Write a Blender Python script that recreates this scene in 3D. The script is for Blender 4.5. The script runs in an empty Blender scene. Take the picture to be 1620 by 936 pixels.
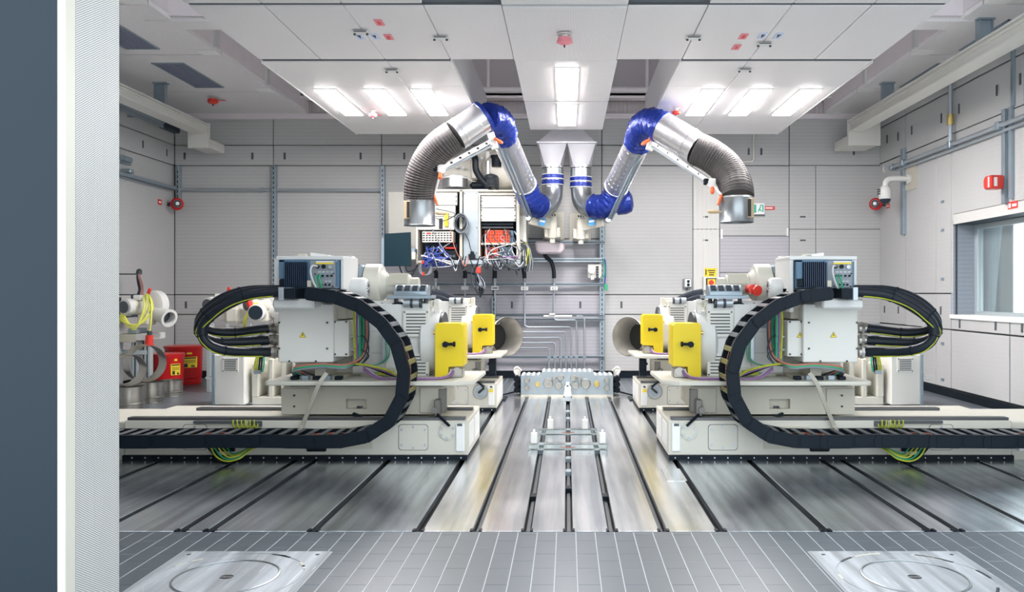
import bpy, bmesh, math, random
from mathutils import Vector, Matrix
random.seed(7)
SC = bpy.context.scene
COL = SC.collection
# ------------------------------------------------------------------ camera
F, PX, PY, H = 1300.0, 897.0, 463.0, 1.5      # focal length in pixels of 1620x936, vanishing point, eye height
cd = bpy.data.cameras.new('camera'); cam = bpy.data.objects.new('camera', cd); COL.objects.link(cam)
cam.location = (0, 0, H); cam.rotation_euler = (math.pi/2, 0, 0)
cd.sensor_width = 36; cd.lens = 36*F/1620
cd.shift_x = (810-PX)/1620; cd.shift_y = (PY-468)/1620; cd.clip_start = .05
SC.camera = cam
# ------------------------------------------------------------------ world, lamps, exposure
w = bpy.data.worlds.new('world'); SC.world = w; w.use_nodes = True
w.node_tree.nodes['Background'].inputs[0].default_value = (.86, .94, 1, 1)
w.node_tree.nodes['Background'].inputs[1].default_value = 2.25
LAMP_COLOR = (1.0, .945, .935, 1); LAMP_POWER = 72.0
SC.view_settings.view_transform = 'Standard'; SC.view_settings.look = 'None'
SC.view_settings.exposure = 0.2; SC.view_settings.gamma = 1
SC.view_settings.use_curve_mapping = False

# ------------------------------------------------------------------ helpers
def at(x, y, Y):
    return Vector(((x-PX)*Y/F, Y, H-(y-PY)*Y/F))
XM = 0.01            # the plane the two halves of the rig mirror about
MIR = False          # mirror what is built
YO = 0.0             # shift in depth of what is built
WPOS = {}
def xf(v):
    return Vector((2*XM-v[0] if MIR else v[0], v[1]+YO, v[2]))
def tag(o, label=None, cat=None, group=None, kind=None):
    if label: o['label'] = label
    if cat: o['category'] = cat
    if group: o['group'] = group
    if kind: o['kind'] = kind
    return o
def thing(name, label, cat, loc=(0, 0, 0), group=None, kind=None):
    o = bpy.data.objects.new(name, None); COL.objects.link(o); o.empty_display_size = .1
    p = xf(loc); o.location = p; WPOS[o.name] = p
    return tag(o, label, cat, group, kind)
class B:
    def __init__(s): s.bm = bmesh.new()
    def box(s, x0, x1, y0, y1, z0, z1, bev=0, seg=1):
        m = Matrix.Translation(((x0+x1)/2, (y0+y1)/2, (z0+z1)/2)) @ Matrix.Diagonal((abs(x1-x0), abs(y1-y0), abs(z1-z0), 1))
        return s._cube(m, bev, seg)
    def _cube(s, m, bev, seg):
        r = bmesh.ops.create_cube(s.bm, size=1, matrix=m)
        if bev:
            es = {e for v in r['verts'] for e in v.link_edges}
            bmesh.ops.bevel(s.bm, geom=list(es), offset=bev, segments=seg, profile=.5, affect='EDGES')
        return s
    def obox(s, c, size, rot=None, bev=0, seg=1):       # rot: 3x3 matrix
        m = Matrix.Translation(c) @ (rot.to_4x4() if rot else Matrix()) @ Matrix.Diagonal((*size, 1))
        return s._cube(m, bev, seg)
    def bar(s, p0, p1, wd, ht, up=(0, 0, 1), bev=0):    # a bar of section wd x ht between two points
        p0, p1 = Vector(p0), Vector(p1); d = p1-p0; x = d.normalized()
        y = Vector(up).cross(x); y = y.normalized() if y.length > 1e-4 else Vector((0, 1, 0))
        z = x.cross(y)
        return s.obox((p0+p1)/2, (d.length, wd, ht), Matrix((x, y, z)).transposed(), bev)
    def cyl(s, p0, p1, r0, r1=None, n=16, cap=True):
        r1 = r0 if r1 is None else r1
        return s.lathe([(0, r0), ((Vector(p1)-Vector(p0)).length, r1)], p0, Vector(p1)-Vector(p0), n, cap)
    def lathe(s, prof, org, axis, n=20, cap=True):
        org = Vector(org); a = Vector(axis).normalized()
        u = a.orthogonal().normalized(); v = a.cross(u)
        rings = []
        for d, r in prof:
            rings.append([s.bm.verts.new(org+a*d+(u*math.cos(t)+v*math.sin(t))*r) for t in [2*math.pi*k/n for k in range(n)]])
        for A, Bq in zip(rings, rings[1:]):
            for k in range(n):
                s.bm.faces.new((A[k], A[(k+1) % n], Bq[(k+1) % n], Bq[k]))
        if cap:
            s.bm.faces.new(rings[0][::-1]); s.bm.faces.new(rings[-1])
        return s
    def tube(s, pts, r, n=8, cap=True, rfun=None):
        pts = [Vector(p) for p in pts]; m = len(pts); rings = []
        t0 = (pts[1]-pts[0]).normalized(); u = t0.orthogonal().normalized()
        for i, p in enumerate(pts):
            t = (pts[min(i+1, m-1)]-pts[max(i-1, 0)])
            t = t.normalized() if t.length > 1e-9 else t0
            u = u-t*u.dot(t)
            u = u.normalized() if u.length > 1e-6 else t.orthogonal().normalized()
            v = t.cross(u); rr = rfun(i) if rfun else r
            rings.append([s.bm.verts.new(p+(u*math.cos(a)+v*math.sin(a))*rr) for a in [2*math.pi*k/n for k in range(n)]])
        for A, Bq in zip(rings, rings[1:]):
            for k in range(n):
                s.bm.faces.new((A[k], A[(k+1) % n], Bq[(k+1) % n], Bq[k]))
        if cap:
            s.bm.faces.new(rings[0][::-1]); s.bm.faces.new(rings[-1])
        return s
    def prism(s, poly, ax, a0, a1, bev=0):              # poly in the two other axes, in order
        def mk(p, a):
            q = list(p); q.insert(ax, a); return s.bm.verts.new(q)
        A = [mk(p, a0) for p in poly]; Bq = [mk(p, a1) for p in poly]; n = len(poly)
        fs = [s.bm.faces.new(A), s.bm.faces.new(Bq[::-1])]
        for k in range(n): fs.append(s.bm.faces.new((A[k], Bq[k], Bq[(k+1) % n], A[(k+1) % n])))
        if bev:
            es = {e for f in fs for e in f.edges}
            bmesh.ops.bevel(s.bm, geom=list(es), offset=bev, segments=1, profile=.5, affect='EDGES')
        return s
    def quad(s, *ps):
        s.bm.faces.new([s.bm.verts.new(p) for p in ps]); return s
    def torus(s, c, axis, R, r, n=24, m=8, arc=2*math.pi):
        a = Vector(axis).normalized(); u = a.orthogonal().normalized(); v = a.cross(u); c = Vector(c)
        k = n+1 if arc < 6.28 else n
        pts = [c+(u*math.cos(arc*i/n)+v*math.sin(arc*i/n))*R for i in range(n+1)]
        return s.tube(pts, r, m, cap=arc < 6.28)
    def done(s, name, m, parent=None, label=None, cat=None, group=None, kind=None, smooth=35, origin=None):
        bm = s.bm
        if MIR or YO:
            for v in bm.verts: v.co = xf(v.co)
        bmesh.ops.recalc_face_normals(bm, faces=bm.faces[:])
        if parent is not None: org = WPOS[parent.name]
        elif origin is not None: org = xf(origin)
        else:
            xs = [v.co.x for v in bm.verts]; ys = [v.co.y for v in bm.verts]; zs = [v.co.z for v in bm.verts]
            org = Vector(((min(xs)+max(xs))/2, (min(ys)+max(ys))/2, min(zs)))
        for v in bm.verts: v.co -= org
        me = bpy.data.meshes.new(name); bm.to_mesh(me); bm.free()
        if m: me.materials.append(m)
        if smooth:
            me.shade_smooth(); me.set_sharp_from_angle(angle=math.radians(smooth))
        o = bpy.data.objects.new(name, me); COL.objects.link(o)
        if parent is not None: o.parent = parent
        else: o.location = org
        WPOS[o.name] = Vector(org)
        return tag(o, label, cat, group, kind)
def copy_at(o, loc, parent=None, rot=None):            # one more of the same mesh
    c = o.copy(); COL.objects.link(c)
    if parent is not None: c.parent = parent
    c.location = loc
    if rot is not None: c.rotation_euler = rot
    return c
def copy_tree(o, off, parent=None):
    c = o.copy(); COL.objects.link(c); WPOS[c.name] = WPOS[o.name]+Vector(off)
    if parent is not None: c.parent = parent
    else: c.location = o.location+Vector(off)
    for ch in list(o.children): copy_tree(ch, off, c)
    return c
def spline(pts, n=6):                                   # Catmull-Rom through points
    P = [Vector(p) for p in pts]; P = [2*P[0]-P[1]]+P+[2*P[-1]-P[-2]]; out = []
    for i in range(1, len(P)-2):
        a, b, c, d = P[i-1:i+3]
        for k in range(n):
            t = k/n
            out.append(.5*((2*b)+(c-a)*t+(2*a-5*b+4*c-d)*t*t+(3*b-a-3*c+d)*t**3))
    out.append(P[-2]); return out
def resample(pts, step):
    out = [pts[0].copy()]; acc = 0
    for a, b in zip(pts, pts[1:]):
        L = (b-a).length; pos = step-acc
        while pos <= L:
            out.append(a.lerp(b, pos/L)); pos += step
        acc = (acc+L) % step if L else acc
    return out
def pxpath(l, n=6):                                     # [(px, py, Y), ...] to a smooth path
    return spline([at(*p) for p in l], n)
def text(name, body, size, loc, rot, m, parent=None, ext=.0008, **kw):
    cu = bpy.data.curves.new(name, 'FONT'); cu.body = body; cu.size = size; cu.extrude = ext
    cu.align_x = 'CENTER'; cu.align_y = 'CENTER'; cu.resolution_u = 3
    t = bpy.data.objects.new(name, cu); COL.objects.link(t)
    dg = bpy.context.evaluated_depsgraph_get(); dg.update()
    me = bpy.data.meshes.new_from_object(t.evaluated_get(dg)); me.name = name
    bpy.data.objects.remove(t); bpy.data.curves.remove(cu)
    me.materials.clear(); me.materials.append(m)
    o = bpy.data.objects.new(name, me); COL.objects.link(o)
    l = xf(loc); o.rotation_euler = rot; WPOS[o.name] = l
    if parent is not None: o.parent = parent; o.location = l-WPOS[parent.name]
    else: o.location = l
    return tag(o, **kw)
FRONT = (math.pi/2, 0, 0)                               # text facing the camera side (-Y)
# ------------------------------------------------------------------ materials
def N(nt, t, **kw):
    n = nt.nodes.new(t)
    for k, v in kw.items(): setattr(n, k, v)
    return n
def mat(name, col, rough=.5, metal=0, var=.06, vs=5, bump=0, bs=60, stretch=(1, 1, 1), rvar=.15, spec=.5, emit=0, alpha=1, trans=0):
    m = bpy.data.materials.new(name); m.use_nodes = True; nt = m.node_tree
    p = nt.nodes['Principled BSDF']; L = nt.links.new
    g = N(nt, 'ShaderNodeNewGeometry'); mp = N(nt, 'ShaderNodeMapping'); mp.inputs['Scale'].default_value = stretch
    L(g.outputs['Position'], mp.inputs['Vector'])
    nz = N(nt, 'ShaderNodeTexNoise'); nz.inputs['Scale'].default_value = vs; nz.inputs['Detail'].default_value = 5
    L(mp.outputs[0], nz.inputs['Vector'])
    mx = N(nt, 'ShaderNodeMix', data_type='RGBA')
    mx.inputs[6].default_value = (*[c*(1-var) for c in col], 1); mx.inputs[7].default_value = (*[min(1, c*(1+var)) for c in col], 1)
    L(nz.outputs['Fac'], mx.inputs[0]); L(mx.outputs[2], p.inputs['Base Color'])
    mr = N(nt, 'ShaderNodeMapRange'); mr.inputs[1].default_value = .1; mr.inputs[2].default_value = .9
    mr.inputs[3].default_value = max(.02, rough*(1-rvar)); mr.inputs[4].default_value = min(1, rough*(1+rvar))
    L(nz.outputs['Fac'], mr.inputs[0]); L(mr.outputs[0], p.inputs['Roughness'])
    p.inputs['Metallic'].default_value = metal; p.inputs['Specular IOR Level'].default_value = spec
    if trans: p.inputs['Transmission Weight'].default_value = trans
    if emit:
        p.inputs['Emission Color'].default_value = (*col, 1); p.inputs['Emission Strength'].default_value = emit
    if bump:
        nb = N(nt, 'ShaderNodeTexNoise'); nb.inputs['Scale'].default_value = bs; nb.inputs['Detail'].default_value = 3
        L(mp.outputs[0], nb.inputs['Vector']); bp = N(nt, 'ShaderNodeBump'); bp.inputs['Strength'].default_value = bump
        bp.inputs['Distance'].default_value = .01
        L(nb.outputs['Fac'], bp.inputs['Height']); L(bp.outputs[0], p.inputs['Normal'])
    return m
def perforated(name, col, u, v, pitch=.0088, hole=.3, dark=.12, rough=.45, band=0):
    """sheet metal with round holes on a staggered grid; u, v name the sheet's two axes"""
    m = mat(name, col, rough, 0, .025, 1.2); nt = m.node_tree; L = nt.links.new; p = nt.nodes['Principled BSDF']
    g = N(nt, 'ShaderNodeNewGeometry'); sp = N(nt, 'ShaderNodeSeparateXYZ'); L(g.outputs['Position'], sp.inputs[0])
    def M(op, a, b=None):
        n = N(nt, 'ShaderNodeMath', operation=op)
        for i, q in enumerate((a, b)):
            if q is None: continue
            if isinstance(q, (int, float)): n.inputs[i].default_value = q
            else: L(q, n.inputs[i])
        return n.outputs[0]
    U = M('DIVIDE', sp.outputs[u], pitch*1.732); V = M('DIVIDE', sp.outputs[v], pitch)
    def lat(o):
        a = M('MULTIPLY', M('SUBTRACT', M('FRACT', M('ADD', U, o)), .5), 1.732)
        b = M('SUBTRACT', M('FRACT', M('ADD', V, o)), .5)
        return M('ADD', M('MULTIPLY', a, a), M('MULTIPLY', b, b))
    d = M('MINIMUM', lat(0.0), lat(.5)); h = M('LESS_THAN', d, hole*hole)
    src = p.inputs['Base Color'].links[0].from_socket
    if band:
        s1 = M('SINE', M('MULTIPLY', sp.outputs[v], 2*math.pi/.062)); s2 = M('ADD', M('MULTIPLY', s1, band), 1-band)
        mb = N(nt, 'ShaderNodeMix', data_type='RGBA', blend_type='MULTIPLY'); mb.inputs[0].default_value = 1
        L(src, mb.inputs[6]); L(s2, mb.inputs[7]); src = mb.outputs[2]
    mx = N(nt, 'ShaderNodeMix', data_type='RGBA'); L(h, mx.inputs[0]); L(src, mx.inputs[6])
    mx.inputs[7].default_value = (*[c*dark for c in col], 1); L(mx.outputs[2], p.inputs['Base Color'])
    return m
def steel(name, col, rough, dirt=.5, metal=.9):
    """milled bed plates: streaks along the bed, smudges and scratches"""
    m = mat(name, col, rough, metal, .28, 2.6, stretch=(4.5, .22, 1), rvar=.3); nt = m.node_tree; L = nt.links.new
    p = nt.nodes['Principled BSDF']; g = N(nt, 'ShaderNodeNewGeometry')
    n2 = N(nt, 'ShaderNodeTexNoise'); n2.inputs['Scale'].default_value = 1.6; n2.inputs['Detail'].default_value = 6
    n2.inputs['Roughness'].default_value = .6; L(g.outputs['Position'], n2.inputs['Vector'])
    cr = N(nt, 'ShaderNodeMapRange'); cr.inputs[1].default_value = .2; cr.inputs[2].default_value = .8
    cr.inputs[3].default_value = 1-dirt*.5; cr.inputs[4].default_value = 1.08; L(n2.outputs['Fac'], cr.inputs[0])
    mb = N(nt, 'ShaderNodeMix', data_type='RGBA', blend_type='MULTIPLY'); mb.inputs[0].default_value = 1
    nz = [n for n in nt.nodes if n.type == 'TEX_NOISE'][0]; mxn = [n for n in nt.nodes if n.type == 'MIX'][0]
    sr = N(nt, 'ShaderNodeMapRange'); sr.inputs[1].default_value = .36; sr.inputs[2].default_value = .64; L(nz.outputs['Fac'], sr.inputs[0]); L(sr.outputs[0], mxn.inputs[0])
    L(p.inputs['Base Color'].links[0].from_socket, mb.inputs[6]); L(cr.outputs[0], mb.inputs[7])
    L(mb.outputs[2], p.inputs['Base Color'])
    # fine scratches in two directions, gathered in patches
    prev = p.inputs['Base Color'].links[0].from_socket
    for ang, sc in ((.6, 1.0), (-.35, .8)):
        mp = N(nt, 'ShaderNodeMapping'); mp.inputs['Rotation'].default_value = (0, 0, ang); mp.inputs['Scale'].default_value = (38*sc, 2.2*sc, 1)
        L(g.outputs['Position'], mp.inputs['Vector']); ns = N(nt, 'ShaderNodeTexNoise'); ns.inputs['Scale'].default_value = 1.6; ns.inputs['Detail'].default_value = 1
        L(mp.outputs[0], ns.inputs['Vector']); st = N(nt, 'ShaderNodeMapRange'); st.inputs[1].default_value = .70; st.inputs[2].default_value = .76
        st.inputs[3].default_value = 0; st.inputs[4].default_value = .55; L(ns.outputs['Fac'], st.inputs[0])
        ms = N(nt, 'ShaderNodeMix', data_type='RGBA'); L(st.outputs[0], ms.inputs[0]); L(prev, ms.inputs[6]); ms.inputs[7].default_value = (.86, .88, .9, 1); prev = ms.outputs[2]
    L(prev, p.inputs['Base Color'])
    sm = N(nt, 'ShaderNodeMath', operation='MULTIPLY_ADD'); L(n2.outputs['Fac'], sm.inputs[0]); sm.inputs[1].default_value = .12
    sm.inputs[2].default_value = rough-.06; L(sm.outputs[0], p.inputs['Roughness'])
    return m
M = {}
M['wall_y'] = perforated('perforated_sheet_back', (.61, .615, .61), 0, 2, band=.05, dark=.5)
M['wall_x'] = perforated('perforated_sheet_side', (.62, .625, .62), 1, 2, band=.015, dark=.55)
M['wall_lilac'] = perforated('perforated_sheet_lilac', (.56, .55, .60), 0, 2, band=.08, dark=.5)
M['ceil'] = perforated('perforated_sheet_ceiling', (.90, .875, .875), 0, 1, hole=.22, dark=.3)
M['reveal'] = perforated('perforated_reveal', (.76, .76, .74), 1, 2, pitch=.0087, hole=.33, dark=.06)
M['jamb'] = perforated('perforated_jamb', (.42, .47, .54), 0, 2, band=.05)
M['plain'] = mat('painted_sheet', (.66, .66, .64), .5, var=.03)
M['ribbed'] = mat('ribbed_sheet', (.62, .57, .58), .5, var=.03)
M['void'] = mat('dark_void', (.02, .022, .025), .8)
M['joint'] = mat('joint_backing_and_gap_shade', (.05, .06, .07), .7)
M['upper'] = mat('upper_structure', (.80, .74, .76), .6)
M['white'] = mat('white_paint', (.70, .70, .68), .42, var=.03)
M['bright'] = mat('white_edge', (.86, .86, .84), .4, var=.02)
M['cream'] = mat('cream_paint', (.64, .62, .54), .4, var=.04, vs=3)
M['cream2'] = mat('cream_cast_paint', (.56, .53, .44), .45, var=.05, vs=3)
M['creamgrey'] = mat('pale_grey_paint', (.71, .70, .65), .42, var=.03)
M['slate'] = mat('slate_paint', (.019, .031, .045), .42, var=.05, vs=2, spec=.25)
M['black'] = mat('black_plastic', (.006, .011, .018), .5, var=.1, spec=.18)
M['rubber'] = mat('black_rubber', (.008, .013, .021), .42, var=.1, spec=.3)
M['dark'] = mat('dark_steel', (.05, .06, .07), .45, .3)
M['rail'] = mat('rail_steel', (.13, .135, .14), .35, .7, stretch=(.3, 6, 6))
M['zinc'] = mat('zinc_plate', (.36, .42, .46), .42, .5, var=.12, vs=9)
M['strut'] = mat('galvanised_strut', (.33, .40, .45), .42, .6, var=.1, vs=9)
M['pipe'] = mat('conduit_steel', (.45, .50, .54), .35, .6)
M['horn'] = mat('spun_stainless_horn', (.50, .485, .45), .36, .55, var=.1, vs=5, stretch=(6, 1, 1))
M['clampsteel'] = mat('worn_clamp_steel', (.20, .19, .175), .45, .6, var=.2)
M['strap'] = mat('braided_strap', (.42, .40, .33), .6)
M['stainless'] = mat('brushed_stainless', (.42, .405, .37), .33, .95, var=.1, vs=5, stretch=(1, 1, 6))
M['duct'] = mat('spiral_duct', (.68, .68, .70), .31, .92, var=.06, vs=6, bump=.05, bs=30)
M['ductdull'] = mat('duct_dull_zinc', (.38, .41, .43), .32, .9, var=.15, vs=7)
M['bluefoil'] = mat('blue_foil', (.010, .030, .24), .3, .3, var=.3, vs=14, bump=1.0, bs=26)
M['hose'] = mat('grey_ribbed_hose', (.028, .026, .028), .6, 0, var=.1)
M['wire'] = mat('hose_wire', (.12, .108, .105), .55, 0, spec=.15)
M['red'] = mat('red_enamel', (.58, .012, .014), .3, var=.06)
M['redplastic'] = mat('red_plastic', (.70, .04, .025), .35)
M['orange'] = mat('orange_plastic', (.85, .16, .05), .4)
M['yellow'] = mat('yellow_paint', (.80, .60, .004), .4, var=.03)
M['signyellow'] = mat('sign_yellow', (.88, .68, .03), .5)
M['ygreen'] = mat('yellow_green_wire', (.42, .47, .03), .45, var=.45, vs=25)
M['ywire'] = mat('yellow_cable', (.75, .76, .12), .45, var=.1)
M['green'] = mat('green_wire', (.03, .36, .18), .45)
M['purple'] = mat('purple_cable', (.26, .13, .30), .45)
M['bluewire'] = mat('blue_patch_cable', (.045, .08, .36), .45)
M['greywire'] = mat('grey_cable', (.22, .24, .27), .45)
M['whitewire'] = mat('white_cable', (.58, .58, .6), .45)
M['pinkwire'] = mat('orange_pink_cable', (.48, .17, .12), .45)
M['olive'] = mat('olive_plastic', (.17, .155, .05), .45)
M['barGrey'] = mat('grey_plastic', (.075, .085, .095), .4)
M['blueGrey'] = mat('blue_grey_casting', (.085, .17, .26), .45, var=.06)
M['fin'] = mat('heat_sink_fin', (.014, .03, .065), .4, var=.1)
M['socket'] = mat('socket_plate', (.24, .27, .30), .45)
M['signblue'] = mat('label_blue', (.03, .27, .62), .45)
M['signgreen'] = mat('sign_green', (.01, .45, .32), .45)
M['paper'] = mat('white_label', (.88, .88, .88), .5, var=.01)
M['ink'] = mat('ink', (.02, .02, .02), .6)
M['pink'] = mat('pink_red_sign', (.80, .25, .30), .5)
M['paleblue'] = mat('pale_blue_sign', (.60, .68, .88), .5)
M['wood'] = mat('pale_wood', (.55, .42, .26), .45, var=.15, vs=20, stretch=(1, 6, 6))
M['tile'] = mat('floor_tile', (.105, .125, .145), .34, var=.14, vs=6, rvar=.1, bump=.02, bs=120)
M['grout'] = mat('tile_grout', (.55, .58, .60), .7)
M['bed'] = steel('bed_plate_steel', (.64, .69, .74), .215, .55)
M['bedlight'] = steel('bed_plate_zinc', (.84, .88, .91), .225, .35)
M['hatch'] = steel('hatch_plate_steel', (.46, .49, .52), .55, .4, .25)
M['glassy'] = mat('clear_acrylic', (.86, .96, .95), .05, var=.01, trans=.88, rvar=0)
M['wax'] = mat('white_plastic', (.88, .87, .82), .5, var=.02)
M['curtain'] = mat('grey_curtain', (.38, .42, .46), .8, var=.06, vs=10)
M['alu'] = mat('aluminium_frame', (.55, .62, .64), .4, .5)
M['grille'] = mat('ceiling_grille', (.17, .19, .27), .5)
M['brass'] = mat('brass', (.62, .48, .18), .35, .9)
M['monitor'] = mat('monitor_back', (.006, .022, .032), .4, spec=.2)
M['rackgrey'] = mat('rack_grey', (.29, .29, .265), .5, var=.04)
M['hood'] = mat('hood_zinc', (.62, .62, .66), .42, .35, var=.08)
def lampmat():
    m = bpy.data.materials.new('lamp_diffuser'); m.use_nodes = True; nt = m.node_tree; nt.nodes.clear()
    e = N(nt, 'ShaderNodeEmission'); e.inputs[0].default_value = LAMP_COLOR; e.inputs[1].default_value = LAMP_POWER
    o = N(nt, 'ShaderNodeOutputMaterial'); nt.links.new(e.outputs[0], o.inputs[0]); return m
M['lamp'] = lampmat()
# ================================================================== the room
XL, XR, YB, YF, ZC, ZT = -6.92, 5.52, 14.5, 4.0, 4.63, 5.9
YE = 5.17                                               # front edge of the bed plates
# ---- floor
floor = B().box(-8, 6.6, -1.5, YB+.4, -.3, -.07).done('floor', M['void'], kind='structure')
gr = B().box(-8, 6.6, -1.5, YE, -.07, -.0015).box(XL, -4.45, YE, YB, -.07, -.0015).box(4.45, XR, YE, YB, -.07, -.0015)
gr.box(-4.45, 4.45, 11.85, YB, -.07, -.0015).done('grout_bed', M['grout'], floor)
HATCH = [(-2.225, -1.367), (1.404, 2.264)]; HY0, HY1 = 3.905, 4.765
TP, TL = .1203, .25
def tile_cells(x0, x1, y0, y1):
    k = math.floor((x0-.055)/TP)
    while .055+k*TP < x1:
        a = .055+k*TP; j = math.floor((y0-4.973)/TL)-1
        while True:
            b = 4.973+(j+(.5 if k % 2 else 0))*TL
            if b > y1: break
            c = [max(a+.0026, x0), min(a+TP-.0026, x1), max(b+.002, y0), min(b+TL-.002, y1)]
            if c[1]-c[0] > .01 and c[3]-c[2] > .01: yield c
            j += 1
        k += 1
shared = None
ntile = 0
rest = B()
def add_tile(c):
    global shared, ntile
    if c[2] < 4.02 or ntile >= 296 or c[0] < -2.9 or c[1] > 3.0:
        rest.box(c[0], c[1], c[2], c[3], -.03, 0); return
    ntile += 1
    full = abs(c[1]-c[0]-TP+.0052) < 1e-4 and abs(c[3]-c[2]-TL+.004) < 1e-4
    if full and shared:
        o = shared[0].copy(); COL.objects.link(o); o.parent = floor
        o.location = (c[0]-shared[1], c[2]-shared[2], random.uniform(-.0006, .0004)); return
    o = B().box(c[0], c[1], c[2], c[3], -.03, 0, .0012).done('tile', M['tile'], floor)
    if full and not shared: shared = (o, c[0], c[2])
cells = sorted(tile_cells(-3.4, 3.6, 2.5, YE-.012), key=lambda c: -c[2])
def minus(c, q):                                        # rectangle c without rectangle q, as rectangles
    if c[1] <= q[0] or c[0] >= q[1] or c[3] <= q[2] or c[2] >= q[3]: return [c]
    out = []
    if c[3] > q[3]: out.append([c[0], c[1], q[3], c[3]])
    if c[2] < q[2]: out.append([c[0], c[1], c[2], q[2]])
    y0, y1 = max(c[2], q[2]), min(c[3], q[3])
    if c[0] < q[0]: out.append([c[0], q[0], y0, y1])
    if c[1] > q[1]: out.append([q[1], c[1], y0, y1])
    return out
for c in cells:
    L_ = [c]
    for hx0, hx1 in HATCH:
        L_ = [r for k in L_ for r in minus(k, (hx0-.008, hx1+.008, HY0-.008, HY1+.008))]
    for r in L_:
        if r[1]-r[0] > .006 and r[3]-r[2] > .006: add_tile(r)
for r in ((XL, -4.46, YE, YB), (4.46, XR, YE, YB), (-4.45, 4.45, 11.87, YB), (-6.9, -3.4, 2.5, YE-.012), (3.6, 5.5, 2.5, YE-.012)):
    for c in tile_cells(*r): rest.box(c[0], c[1], c[2], c[3], -.03, 0)
rest.done('tile_field', M['tile'], floor, kind='stuff', smooth=0)
# ---- bed plates with clamping grooves between them
G = .05
gx = [.012, .277, .60, .963, 1.625, 2.28, 2.46, 2.98, 3.655]
edges = [-x+.025 for x in gx[:0:-1]]+[.012]+[x+.008 for x in gx[1:]]
xs = [-4.44]+edges+[4.44]
for i in range(len(xs)-1):
    a = xs[i]+(G/2 if i else 0); b = xs[i+1]-(G/2 if i < len(xs)-2 else 0)
    ctr = -.95 < (a+b)/2 < .95
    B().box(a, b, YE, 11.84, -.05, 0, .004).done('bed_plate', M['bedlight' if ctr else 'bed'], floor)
    if i < len(xs)-2 and abs(xs[i+1]) < .7:            # the ledge seen down in the middle grooves
        e = xs[i+1]; B().box(e-.012, e+.012, YE, 11.8, -.07, -.045).done('groove_ledge', M['barGrey'], floor)
for e in edges:
    for sgn in (-1, 1):
        B().box(e+sgn*.028-.009, e+sgn*.028+.009, YE-.004, YE+.045, -.03, .006).done('groove_stop', M['black'], floor)
for e, ys in ((.012, (6.35, 6.95, 7.5, 8.3, 9.1, 9.9, 10.5)), (-.252, (6.1, 7.9, 8.25)), (.285, (6.1, 7.9, 8.25))):
    for y in ys: B().box(e-.024, e+.024, y, y+.11, -.05, -.012, .004).done('groove_block', M['zinc' if y % 1 > .45 else 'black'], floor)
B().box(-6, 6, YE-.012, YE, -.06, -.001).done('groove_edge', M['black'], floor)
B().box(.80, .96, 6.55, 7.0, 0, .004, .001).cyl((.84, 6.95, .004), (.84, 6.95, .006), .012).done('floor_cover', M['bedlight'], floor)
# ---- two round service hatches in the tiles
for (hx0, hx1), side in zip(HATCH, ('left', 'right')):
    cx, cy = (hx0+hx1)/2, (HY0+HY1)/2
    t = thing('floor_hatch', 'square steel floor hatch with round lid and finger holes, set in the %s front tiles' % side, 'hatch', (cx, cy, 0))
    n = 64                                              # the plate with a round opening
    b = B(); s = (hx1-hx0)/2; bm = b.bm
    def sq(a):
        c_, s_ = math.cos(a), math.sin(a); k = s/max(abs(c_), abs(s_)); return c_*k, s_*k
    A = [2*math.pi*k/n for k in range(n)]
    o_ = [bm.verts.new((cx+sq(a)[0], cy+sq(a)[1], .003)) for a in A]; i_ = [bm.verts.new((cx+.395*math.cos(a), cy+.395*math.sin(a), .003)) for a in A]
    j_ = [bm.verts.new((cx+.395*math.cos(a), cy+.395*math.sin(a), -.02)) for a in A]
    for k in range(n):
        q = (k+1) % n
        bm.faces.new((o_[k], o_[q], i_[q], i_[k])); bm.faces.new((i_[k], i_[q], j_[q], j_[k]))
    b.done('hatch_plate', M['hatch'], t)
    r = B().lathe([(0, .387), (.022, .387), (.022, .272), (0, .272)], (cx, cy, -.02), (0, 0, 1), 64, False).done('hatch_ring', M['hatch'], t)
    B().lathe([(0, .2715), (.026, .271), (.028, .262), (.024, .260)], (cx, cy, -.02), (0, 0, 1), 64, False).done('lid_rim', M['ductdull'], t)
    l = B().lathe([(0, .259), (.022, .259), (.0225, .05)], (cx, cy, -.02), (0, 0, 1), 64).done('lid', M['hatch'], t)
    hh = B()
    for sg in (-1, 1):
        P = [(cx+.034*math.cos(a), cy+sg*.006+sg*.026*math.sin(a)) for a in [math.pi*k/10 for k in range(11)]]
        hh.prism(P, 2, .001, .0035)
    hh.done('finger_hole', M['ink'], l)
    B().cyl((cx, cy, -.045), (cx, cy, -.021), .40, n=32).done('hatch_well', M['ink'], t)
    bt = B(); wt = B()
    for k in range(4):
        a = math.pi/4+k*math.pi/2; bt.cyl((cx+.52*math.cos(a), cy+.52*math.sin(a), .003), (cx+.52*math.cos(a), cy+.52*math.sin(a), .0045), .012, n=10)
    for k in range(8):
        a = random.uniform(0, 6.28); a2 = a+random.uniform(.15, .5)
        P = [(cx+rr*math.cos(a+(a2-a)*u), cy+rr*math.sin(a+(a2-a)*u)) for rr, us in ((.398, (0, .33, .66, 1)), (.383, (1, .66, .33, 0))) for u in us]
        (wt if k % 2 else bt).prism(P, 2, .002, .0042)
    bt.done('bolt', M['dark'], t, kind='stuff'); wt.done('sealant', M['cream'], t, kind='stuff')
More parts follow.
